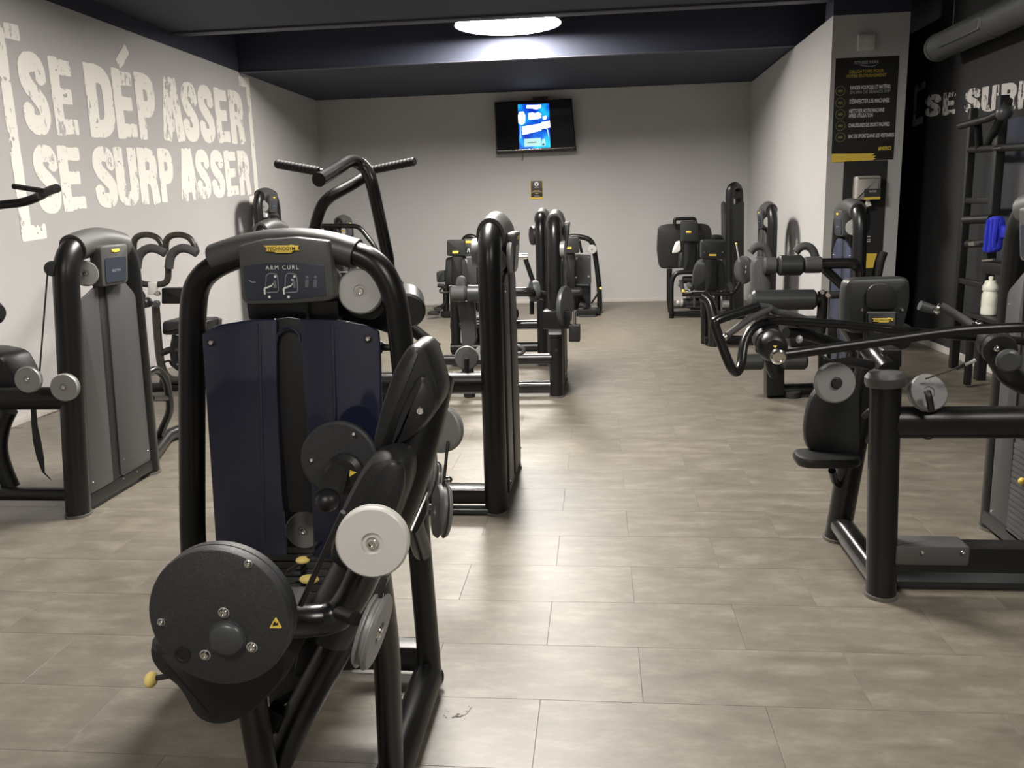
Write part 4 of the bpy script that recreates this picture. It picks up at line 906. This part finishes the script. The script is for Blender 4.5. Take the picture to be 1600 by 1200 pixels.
# ================================================================== far right corner
def leg_press():
    r = thing('leg_press_machine', 'far machine with a big square black foot plate in the back right corner', 'gym machine', (1.3, 12.0, 0))
    Y = 12.2
    pp(r, [(1028, 354), (1040, 350), (1090, 349), (1108, 350), (1113, 365), (1113, 418), (1030, 420), (1026, 390)], Y + .35, .05, 'foot_plate', 'vinyl', .015, .08)
    tb(r, [(1054, 352), (1054, 342), (1086, 341.5), (1087, 352)], Y + .3, .025, 'top_handle', 'metal', .03)
    rc(r, 1064, 345, 1091, 378, Y - .1, .13, 'headrest', 'gvinyl', .03, .04); rc(r, 1072, 361, 1080, 364, Y - .108, .009, 'badge', 'yel', .001, .003)
    rc(r, 1069, 376, 1088, 424, Y - .06, .1, 'back_post', 'plas', .02)
    pp(r, [(1060, 395), (1069, 392), (1072, 418), (1060, 420)], Y, .12, 'backrest', 'gvinyl', .03, .04); pp(r, [(1086, 380), (1097, 378), (1097, 420), (1086, 420)], Y, .12, 'backrest', 'gvinyl', .03, .04)
    tb(r, [(1046, 420), (1046, 470), (1049, 494)], Y + .3, .04, 'plate_post', 'metal')
    tb(r, [(1090, 425), (1062, 425), (1054, 429), (1049, 440), (1049, 497)], Y - .35, .032, 'front_frame', 'metal', .1)
    tb(r, [(1052, 480), (1100, 479)], Y - .35, .02, 'low_rail', 'plas')
    MB().box((P(1050, 497, 11.9).x, 11.85, .02), (P(1112, 497, 11.9).x, 11.95, .09), .01).build('base_beam', 'metal', r)
    roller(r, P(1066, 437, Y - .3), P(1092, 437, Y - .3), .05, 'roller', 'plas'); roller(r, P(1066, 474, Y - .3), P(1100, 474, Y - .3), .07, 'roller', 'plas')
    MB().ball(P(1060, 473, Y - .35), .035, .035, .035).build('end_cap', 'silver', r); roller(r, P(1063.5, 473, Y - .36), P(1067, 473, Y - .36), .05, 'collar', 'silver', .004)
    tb(r, [(1064, 437), (1067, 455)], Y - .4, .03, 'lever_sleeve', 'knob'); tb(r, [(1067, 452), (1069, 459)], Y - .42, .02, 'yellow_grip', 'yel')
    tb(r, [(1066, 441), (1060, 447)], Y - .36, .02, 'link', 'plas'); MB().box((P(1075, 480, Y).x, Y - .3, .1), (P(1100, 480, Y).x, Y + .3, .28), .01).build('weight_stack', 'plate', r)
    tag(MB().slab([P(x, y, Y - .02) for x, y in ((1056, 378), (1063, 376), (1064, 391), (1059, 395), (1050, 396), (1052, 388))], (0, .05, 0), .015, .02).build('towel', 'cloth'),
        'small white towel on the far back right seat machine', 'towel')
    r = thing('tall_tower_machine', 'tallest tower machine in the back right corner, dark shield and rounded top', 'gym machine', (1.8, 11.8, 0))
    Y = 11.75
    tb(r, [(1141, 486, Y), (1140, 302, Y), (1143, 292, Y), (1150, 290, Y + .1), (1155, 297, Y + .2), (1156, 486, Y + .4)], Y, .055, 'frame', 'metal', .1, up=(0, 1, 0), r2=.06)
    MB().lathe(P(1150, 300, Y + .15), (0, -1, 0), [(.02, -.03), (.085, -.03), (.09, 0), (.085, .03), (.02, .03)], 24).build('pulley', 'plas', r)
    pp(r, [(1127, 317), (1131, 314), (1135, 319), (1154, 318), (1158, 314), (1163, 316), (1162, 484), (1129, 484)], Y + .12, .04, 'shield', 'gvinyl', .006, .01)
    MB().box((P(1128, 485, Y).x, Y - .1, .0), (P(1163, 485, Y).x, Y + .5, .09), .01).build('base', 'metal', r)
    rc(r, 1114, 367, 1128, 380, Y, .2, 'seat_back', 'gvinyl', .03, .03)
    tb(r, [(1128, 372), (1120, 371), (1112, 374)], Y, .025, 'arm', 'metal', .03)
    MB().tube([P(1121, 378, Y + .1), P(1121, 485, Y + .1)], .04, seg=12).build('seat_post', 'metal', r)
leg_press()

def abductor():
    r = thing('abductor_machine', 'black seat machine with rounded backrest and headrest, in front of the tall corner tower', 'gym machine', (1.2, 9.7, 0))
    Y = 9.75
    rc(r, 1095, 375, 1135, 405, Y, .11, 'headrest', 'gvinyl', .025, .035); rc(r, 1108, 397, 1119, 400, Y - .006, .008, 'badge', 'yel', .001, .004)
    for x in (1101, 1129): MB().cyl(P(x, 394, Y), (0, -1, 0), .008, .005, .001, 10).build('bolt', 'chrome', r)
    pp(r, [(1082, 455), (1083, 425), (1089, 409), (1098, 404), (1126, 404), (1134, 412), (1136, 455)], Y + .12, .12, 'backrest', 'gvinyl', .035, .06)
    rc(r, 1103, 403, 1120, 460, Y + .03, .08, 'back_post', 'plas', .012, .01)
    MB().slab([P(x, y, Y - .1) for x, y in ((1076, 446), (1084, 444), (1086, 454), (1078, 456))], (0, .35, 0), .02, .03).build('seat', 'gvinyl', r)
    tb(r, [(1066, 460), (1100, 459), (1146, 459)], Y, .025, 'cross_rail', 'metal', .02); tb(r, [(1070, 456), (1080, 455)], Y - .05, .02, 'rail_stub', 'chrome')
    tb(r, [(1139, 442), (1145, 453)], Y - .02, .028, 'lever_sleeve', 'knob')
    tb(r, [(1150.5, 382), (1155, 409)], Y, .008, 'rod', 'box'); MB().ball(P(1150.3, 381, Y), .014, .014, .014).build('rod_knob', 'lyel', r)
    MB().lathe(P(1161, 422, Y + .1), (-.90, -.42, 0), [(.05, -.04), (.15, -.035), (.16, 0), (.15, .02), (.06, .03)], 32).build('thigh_pad', 'foam', r)
    tb(r, [(1156, 440), (1150, 452), (1142, 458)], Y, .03, 'pad_arm', 'plas', .03); MB().cyl(P(1168, 420, Y + .1), (.9, -.42, 0), .11, .02, .004).build('pad_back', 'chrome', r)
    tb(r, [(1098, 462, 9.55), (1110, 470, 9.5), (1116, 500, 9.43), V((F(1115, 541).x, 9.43, 0))], 9.5, .062, 'seat_post', 'gloss', .1, 18)
    tb(r, [(1101, 462, 9.6), V((1.17, 9.62, 0))], 9.6, .045, 'seat_post', 'metal')
    roller(r, P(1129, 475, 9.8), P(1139, 475, 9.8), .04, 'collar', 'silver', .005); roller(r, P(1084, 473, 9.9), P(1112, 472, 9.9), .06, 'roller', 'plas')
    MB().box((1.15, 9.45, .02), (1.8, 9.58, .09), .01).build('base_beam', 'metal', r)
    MB().tube([V((1.78, 9.7, 0)), V((1.78, 9.7, .55))], .05, seg=14).build('rear_post', 'metal', r)
    tower(r, 2.02, 10.35, 11.05, -1, 1.50, rx=.075)
    MB().box((1.2, 9.5, .02), (2.0, 9.5 + .09, .09), .01).build('base_rail', 'metal', r); MB().box((1.95, 9.5, .02), (2.05, 10.4, .09), .01).build('base_rail', 'metal', r)
abductor()

def leg_curl():
    r = thing('leg_curl_machine', 'machine with horizontal black and grey rollers beside the grey pillar, shield tower tinted with a painted blue reflection', 'gym machine', (1.6, 6.9, 0))
    tower(r, 2.13, 7.30, 8.02, -1, 1.51, rx=.072, shield='bshield', zs=(.1, 1.2))
    MB().lathe((2.22, 7.5, 1.36), (.9, -.4, 0), [(.03, -.02), (.10, -.018), (.105, 0), (.10, .018), (.03, .02)], 28).build('pulley', 'plas', r)
    tb(r, [(1380, 393, 7.4), (1374, 410, 7.4), (1370, 432, 7.4)], 7.4, .04, 'handle', 'rub', .04)
    Y = 6.85
    # padded upright and the upper row of rollers
    pp(r, [(1176, 412), (1184, 402), (1206, 402), (1206, 500), (1178, 500)], Y, .16, 'upright_pad', 'foam', .03, .06)
    roller(r, P(1192, 415, Y - .03), P(1214, 415, Y - .03), .066, 'knee_roller', 'foam', .015); roller(r, P(1214.5, 415, Y - .03), P(1255, 414.5, Y - .03), .079, 'knee_roller', 'gvinyl', .02); roller(r, P(1255.5, 414, Y - .03), P(1284, 413.5, Y - .03), .064, 'knee_roller', 'foam', .012)
    tb(r, [(1284, 412), (1332, 411), (1338, 416), (1340, 440, 7.2)], Y, .042, 'upper_arm', 'gloss', .05)
    tb(r, [(1288, 420), (1318, 448), (1330, 470)], Y, .036, 'diagonal_stay', 'metal')
    for x in (1189, 1260):
        tb(r, [(x - 17, 394), (x - 9, 385), (x + 2, 384), (x + 10, 390), (x + 14, 402)], Y + .1, .032, 'hand_pad', 'foam', .08)
    # lower roller
    a = P(1174, 469, 6.6); b = P(1275, 468, 6.6)
    roller(r, a, b, .077, 'ankle_roller', 'gvinyl', .02); MB().ball(a, .03, .05, .05).build('end_cap', 'foam', r)
    tb(r, [(1275, 468), (1284, 467)], 6.6, .03, 'roller_shaft', 'plas')
    tb(r, [(1286, 455), (1285, 480), (1282, 520)], 6.6, .038, 'roller_bracket', 'metal')
    MB().cyl(P(1285, 456, 6.55), (-.3, -.9, .0), .018, .02).build('bolt', 'chrome', r); MB().cyl(P(1295, 460, 6.55), (-.4, -.9, -.1), .02, .03).build('bolt', 'chrome', r)
    tb(r, [(1298, 461), (1316, 460)], 6.6, .03, 'adjuster', 'rub'); tb(r, [(1293, 462), (1290, 560)], 6.7, .012, 'guide_rod', 'silver')
    # foot rollers and base
    roller(r, P(1158, 566, 6.75), P(1192, 565, 6.75), .064, 'foot_roller', 'gvinyl', .012); roller(r, P(1222, 565, 6.75), P(1261, 565, 6.75), .064, 'foot_roller', 'gvinyl', .02)
    pp(r, [(1198, 548), (1205, 540), (1222, 540), (1226, 560), (1226, 618), (1198, 620)], 6.8, .14, 'front_bracket', 'metal', .01, .02)
    a = P(1203, 612, 6.9); MB().tube([a, V((2.13, 6.95, a.z + .01)), V((2.13, 7.3, a.z + .01))], .062, .062, seg=18, fil=.05).build('base_beam', 'metal', r)
    MB().cyl(a, (-1, -.1, 0), .06, .012, .004).build('end_plug', 'knob', r)
    MB().cyl((P(1237, 625, 6.86).x, 6.86, 0), (0, 0, 1), .07, .05, .005).build('foot', 'rub', r); MB().box((P(1222, 627, 6.85).x - .12, 6.86, 0), (P(1280, 627, 6.85).x, 6.98, .02), .004).build('foot_plate', 'knob', r)
    tb(r, [(1205, 560), (1205, 500, 6.9), (1192, 480, 6.9)], 6.9, .06, 'front_post', 'metal', .05)
    pp(r, [(1228, 500), (1310, 500), (1310, 540), (1235, 545)], 6.9, .3, 'seat', 'vinyl', .03, .03)
    tb(r, [(1288, 530), (1288, 610)], 6.95, .05, 'seat_post', 'metal')
leg_curl()

# ================================================================== RIGHT: foreground machine with bent levers
def right_machine():
    r = thing('lever_machine', 'foreground right machine with crossed bent levers, headrest and two grey pulleys', 'gym machine', (1.3, 3.4, 0))
    Y = 3.28; fx = F(1376, 930)
    MB().tube([V((fx.x, fx.y, .01)), P(1379, 780, fx.y), P(1384, 585, fx.y)], .056, .062, up=(0, 1, 0), seg=22).build('front_post', 'metal', r)
    MB().tube([V((fx.x, fx.y, 0)), V((fx.x, fx.y, .015))], .064, .068, up=(0, 1, 0), seg=22).build('foot_cap', 'foot', r)
    a = P(1384, 590, fx.y)
    MB().lathe(a + V((0, 0, -.03)), (-.05, 0, 1), [(.070, 0), (.074, .01), (.074, .035), (.060, .052), (.03, .058)], 28).build('post_collar', 'cap', r)
    tb(r, [(1388, 580, 3.3), (1372, 560, 3.4), (1360, 545, 3.45)], 3.4, .042, 'lever_socket', 'gloss', .03)
    rc(r, 1378, 545, 1410, 575, 3.34, .12, 'pivot_block', 'plas', .01)
    # beams to the tower on the right
    z = P(1450, 660, Y).z; MB().tube([V((fx.x, Y, z)), V((1.82, Y, z))], .062, .058, up=(0, 1, 0), seg=18).build('cross_beam', 'metal', r)
    MB().cyl(P(1449, 680, Y - .02), (0, 0, -1), .02, .012, .004).build('plug', 'plas', r)
    zb = P(1450, 868, Y).z; MB().box((fx.x, Y - .05, zb - .052), (1.86, Y + .05, zb + .052), .012).build('base_beam', 'metal', r)
    MB().box((fx.x + .03, Y - .058, zb - .02), (P(1515, 860, Y - .05).x, Y + .055, zb + .062), .012, .01).build('foot_guard', 'cap', r)
    for x in (1441, 1504): bolt(r, P(x, 863, Y - .06), (0, -1, 0), .007)
    MB().box((fx.x + .05, Y + .06, .0), (1.86, Y + .20, .03), .004).build('base_plate', 'knob', r)
    # rear inclined post and the floor link
    ft = F(1308, 842)
    MB().tube([V((ft.x, ft.y, .01)), P(1336, 680, 3.80), P(1358, 575, 3.78), P(1370, 505, 3.80)], .056, .062, up=(0, 1, 0), seg=20, fil=.1).build('rear_post', 'metal', r)
    MB().tube([V((ft.x, ft.y, 0)), V((ft.x, ft.y, .015))], .064, .07, up=(0, 1, 0), seg=20).build('foot_cap', 'foot', r)
    MB().tube([V((ft.x + .01, ft.y, .075)), V((fx.x - .005, fx.y, .075))], .052, .056, seg=18).build('floor_link', 'gloss', r)
    # seat, seat back plate
    pp(r, [(1276, 607), (1300, 600), (1345, 602), (1344, 716), (1300, 716), (1262, 706), (1256, 676), (1262, 634)], 3.66, .06, 'seat_shroud', 'gvinyl', .02, .05)
    z = P(1280, 728, 3.6).z; xa = P(1243, 720, 3.6).x; xb = P(1345, 720, 3.6).x
    MB().slab([V((xa, 3.54, z)), V((xb, 3.54, z)), V((xb, 3.72, z)), V((xa, 3.72, z))], (0, 0, .05), .022, .07).build('seat', 'vinyl', r)
    tb(r, [(1300, 735, 3.66), (1304, 752, 3.74), (1312, 758, 3.8)], 3.7, .016, 'seat_stay', 'metal'); tb(r, [(1350, 650, 3.5), (1362, 640, 3.45), (1366, 670, 3.45), (1356, 690, 3.5)], 3.5, .012, 'latch', 'plas', .02)
    # headrest
    Yh = 3.62
    hr = pp(r, [(1322, 436), (1423, 433), (1424, 470), (1414, 512), (1408, 522), (1334, 522), (1318, 515), (1318, 470)], Yh, .09, 'headrest', 'gvinyl', .02, .035)
    MB().slab([P(x, y, Yh - .001) for x, y in ((1352, 483), (1350, 460), (1358, 446), (1374, 440), (1390, 444), (1401, 458), (1401, 483))], (0, -.016, 0), .007, .03).build('head_cushion', 'vinyl', hr)
    for x in (1346, 1409): bolt(r, P(x, 484, Yh), (0, -1, 0), .007, .008)
    rc(r, 1352, 486, 1403, 560, Yh - .02, .05, 'neck', 'plas', .012, .01)
    ux = V((1, 0, 0)); c = P(1379, 500, Yh - .021); lo = logo(r, c, ux, (0, 0, 1), px2m(31, Yh)); badge_text(lo, c, ux, (0, 0, 1), px2m(31, Yh))
    pp(r, [(1312, 508), (1432, 508), (1426, 548), (1340, 556)], 3.72, .10, 'backrest', 'vinyl', .03, .04)
    # crossed levers
    tb(r, [(1184, 479, 2.90), (1117, 501, 2.80), (1116, 507, 2.80), (1141, 574, 2.78), (1150, 584, 2.80), (1158, 574, 2.84), (1162, 532, 2.90), (1180, 507, 2.95), (1209, 500, 3.0), (1319, 507, 3.1), (1412, 517, 3.2), (1520, 527, 3.3), (1600, 533, 3.35)],
       2.9, [.0125] * 31 + [.0165] * 100 if False else .0155, 'lever', 'gloss', .05, 16)
    tb(r, [(1204, 482, 2.92), (1172, 497, 2.87), (1136, 524, 2.82)], 2.9, .0115, 'grip', 'foam', .03); tb(r, [(1182, 479, 2.9), (1200, 480, 2.92), (1212, 487, 2.95)], 2.9, .0125, 'lever_end', 'knob', .02)
    MB().ball(P(1133, 527, 2.81), .011, .011, .011).build('grip_cap', 'chrome', r)
    tb(r, [(1222, 555, 2.86), (1381, 533, 2.95), (1450, 523, 2.98), (1506, 516, 3.0), (1600, 511, 3.0), (1680, 511, 3.05)], 2.9, .0175, 'lever', 'metal', .15, 16)
    tb(r, [(1205, 487, 3.05), (1236, 491, 3.1), (1262, 500, 3.15)], 3.05, .012, 'lever_rib', 'cap', .05)
    # left pivot
    pv = P(1198, 527, 3.0); pa = (P(1216, 558, 2.82) - pv).normalized()
    MB().lathe(pv, pa, [(.045, -.02), (.05, 0), (.05, .05), (.046, .055), (.046, .065), (.05, .07), (.050, .10), (.042, .115), (.036, .12)], 28).build('pivot_housing', 'plas', r)
    MB().lathe(P(1216.5, 557.5, 2.82), pa, [(.026, -.01), (.026, .004), (.021, .010), (.015, .011), (.014, .006), (.006, .006), (.006, .009)], 24).build('pivot_bolt', 'chrome', r)
    MB().slab([P(x, y, 2.85) for x, y in ((1208, 540), (1214, 540), (1211, 544))], (0, -.002, 0)).build('warning_sticker', 'yel', r)
    tb(r, [(1204, 548, 2.95), (1209, 575, 2.95), (1214, 585, 2.95)], 2.95, .026, 'pivot_lug', 'plas'); MB().ball(P(1187, 546, 2.98), .016, .016, .016).build('pivot_nut', 'plas', r)
    tb(r, [(1228, 520, 3.05), (1260, 522, 3.1), (1330, 545, 3.3)], 3.1, .02, 'carrier_arm', 'metal', .05); MB().ball(P(1249, 530, 3.0), .012, .012, .014).build('indicator', 'silver', r)
    # grey pulleys and cable
    pulley(r, P(1304, 598, 2.98), (.10, -.98, .16), .070, 'gpul', .034, bolt=False); MB().cyl(P(1305, 599, 2.97), (.10, -.98, .16), .017, .02).build('pulley_axle', 'plas', r)
    pulley(r, P(1449, 614, 3.26), (.10, -.86, .45), .072, 'gpul', .034, bolt=False); tb(r, [(1449, 612, 3.20), (1452, 622, 3.18), (1455, 640, 3.2)], 3.2, .012, 'pulley_fork', 'plas')
    tb(r, [(1282, 554, 3.0), (1312, 572, 3.0)], 3.0, .004, 'cable', 'cable', 0, 6); tb(r, [(1446, 592, 3.24), (1498, 574, 3.2)], 3.2, .0035, 'cable', 'brown', 0, 6)
    tb(r, [(1494, 576, 3.2), (1508, 570, 3.19)], 3.2, .007, 'cable_end', 'gloss', 0, 10); tb(r, [(1508, 570, 3.19), (1525, 562.5, 3.18)], 3.2, .006, 'cable_end', 'silver', 0, 10)
    tb(r, [(1300, 570, 3.05), (1330, 566, 3.2), (1360, 570, 3.3)], 3.2, .02, 'pulley_stay', 'metal')
    # right-hand grip and pivot
    tb(r, [(1437, 477, 3.15), (1459, 484, 3.15)], 3.15, [.0175, .0155], 'grip_end', 'knob', 0); tb(r, [(1459, 484, 3.15), (1472, 481, 3.15)], 3.15, .012, 'grip_stem', 'plas', 0)
    MB().lathe(P(1460, 483, 3.13), (.8, -.4, -.2), [(.012, 0), (.016, .01), (.012, .02)], 14).build('ferrule', 'chrome', r)
    MB().lathe(P(1464, 481, 3.12), (.75, -.55, -.3), [(.016, 0), (.022, .004), (.022, .012), (.016, .014)], 20).build('ferrule', 'chrome', r)
    tb(r, [(1470, 478, 3.12), (1495, 493, 3.1), (1520, 509, 3.05)], 3.1, .015, 'grip', 'foam', 0); MB().ball(P(1529, 506, 3.05), .014, .014, .01).build('lever_end', 'chrome', r)
    pv = P(1552, 535, 3.25); pa = (P(1574, 562, 3.05) - pv).normalized()
    MB().lathe(pv, pa, [(.05, -.04), (.058, 0), (.058, .06), (.053, .065), (.053, .08), (.058, .085), (.056, .11)], 28).build('pivot_housing', 'plas', r)
    MB().cyl(P(1574, 561, 3.08), pa, .04, .035, .008).build('pivot_cap', 'knob', r); MB().ball(P(1557, 545, 3.14), .012, .012, .012).build('pivot_nut', 'chrome', r)
    tb(r, [(1560, 560, 3.2), (1575, 585, 3.2), (1600, 600, 3.3)], 3.2, .04, 'pivot_arm', 'plas', .05)
    # weight tower at the frame edge
    tower(r, 1.835, 3.25, 4.01, -1, 1.55, rx=.058, ry=.05, lean=.06, shield='gshield', zs=(.05, 1.22), screws=True, leanx=-.03, slot=(3.50, 3.77))
    for k in range(16):
        z0 = .08 + k * .026; MB().box((1.785, 3.505, z0), (1.815, 3.765, z0 + .022), .003).build('weight_plate', 'plate', r)
    MB().ball(P(1597, 752, 3.66), .016, .016, .016).build('selector_knob', 'yel', r)
right_machine()

# ================================================================== training rack on the dark wall, and what is on it
def rack():
    r = thing('training_rack', 'tall black rack with bars and shelves standing against the black wall', 'rack', (3.2, 8.0, 0))
    X0 = 3.22
    def q(px, py, X=X0): return PX(px, py, X)
    b = q(1533, 560); 
    MB().bar((X0, b.y, 0), (X0, b.y, 2.32), .08, .08, (0, 1, 0)).build('upright', 'rackm', r)
    MB().bar((X0, b.y + .55, 0), (X0, b.y + .55, 2.28), .07, .07, (0, 1, 0)).build('upright', 'rackm', r)
    MB().bar((X0, 6.0, 0), (X0, 6.0, 2.32), .08, .08, (0, 1, 0)).build('upright', 'rackm', r)
    tb(r, [q(1500, 197, 3.0), q(1545, 185, 3.05), q(1572, 172, 3.1)], 8, .028, 'pull_up_bar', 'rackm', .0); MB().ball(q(1569, 176, 3.0), .06, .06, .06).build('bar_end', 'knob', r)
    tb(r, [q(1576, 158, 3.05), q(1556, 200, 3.15), q(1542, 225, 3.2)], 8, .03, 'bar_bracket', 'rackm'); tb(r, [q(1528, 195, 3.1), q(1530, 232, 3.2)], 8, .03, 'bar_bracket', 'rackm')
    tb(r, [q(1516, 234, 3.2), q(1560, 231, 3.2), q(1640, 227, 3.2)], 8, .03, 'cross_bar', 'rackm'); tb(r, [q(1553, 231.5, 3.165), q(1566, 230.6, 3.165)], 8, .012, 'bar_sleeve', 'chrome')
    tb(r, [q(1507, 344, 3.06), q(1548, 342, 3.17)], 8, .035, 'bar_hook', 'rackm')
    tb(r, [q(1517, 381, 3.05), q(1526, 380, 3.05)], 8, .022, 'peg', 'chrome'); tb(r, [q(1549, 380, 3.05), q(1563, 378, 3.05)], 8, .022, 'peg', 'chrome')
    tb(r, [q(1512, 381, 3.12), q(1575, 378, 3.12)], 8, .03, 'peg_bar', 'rackm')
    a = q(1535, 408, 3.05); c = q(1566, 432, 3.05)
    MB().box((3.05, c.y, c.z), (3.3, a.y, a.z), .01).build('storage_box', 'plas', r); tb(r, [q(1536, 407, 3.045), q(1553, 406, 3.045)], 8, .012, 'box_handle', 'chrome')
    a = q(1520, 489, 3.0); c = q(1564, 489, 3.0)
    MB().box((2.98, c.y - .05, a.z - .036), (3.32, a.y + .05, a.z - .001), .006).build('shelf', 'gvinyl', r)
    MB().bar((3.0, a.y, .02), (3.0, a.y, a.z - .03), .05, .05, (0, 1, 0)).build('shelf_leg', 'rackm', r)
    for k, z in enumerate((.35, .8, 1.5)): MB().bar((X0, b.y, z), (X0, b.y + .55, z), .05, .05, (0, 0, 1)).build('side_rail', 'rackm', r)
    return a.z
zs = rack()
# bottle
c = PX(1544.5, 487, 3.06); c.z = zs
t = thing('water_bottle', 'cream white sports bottle standing on the rack shelf', 'bottle', c); k = 1.0
R_ = .058; H_ = .31
MB().lathe(c, (0, 0, 1), [(.05, 0), (R_, .008), (R_, .06), (R_ * .96, .07), (R_, .085), (R_, .165), (R_ * .84, .182), (R_ * .84, .192)], 28).build('body', 'bottle', t)
MB().lathe(c + V((0, 0, .192)), (0, 0, 1), [(R_ * .9, 0), (R_ * 1.0, .008), (R_ * 1.0, .038), (R_ * .78, .058), (R_ * .70, .078), (R_ * .55, .082)], 28).build('cap', 'bottle', t)
MB().lathe(c + V((0, 0, .272)), (0, 0, 1), [(.016, 0), (.014, .012), (.02, .016), (.018, .03), (.008, .034)], 18).build('spout', 'bottle', t)
# towel
def drape(pts, X, dx, name, par=None):
    return MB().slab([PX(x, y, X) for x, y in pts], (dx, 0, 0), .02, .03)
m = drape([(1543, 339), (1555, 337), (1560, 345), (1556, 370), (1554, 392), (1541, 396), (1532, 392), (1538, 372), (1540, 350)], 2.93, .06, '')
o = drape([(1556, 350), (1566, 352), (1572, 360), (1570, 371), (1560, 374), (1552, 366)], 2.95, .06, ''); m.add(o.v, o.f)
for xs_ in ((1546, 344, 1541, 390), (1552, 344, 1549, 390), (1558, 343, 1553, 385)):
    m.tube([PX(xs_[0], xs_[1], 2.935), PX((xs_[0] + xs_[2]) / 2 - 1, 368, 2.925), PX(xs_[2], xs_[3], 2.935)], .022, seg=8, fil=.1)
tag(m.build('towel', 'towel'), 'bright blue towel draped over the rack hook', 'towel')
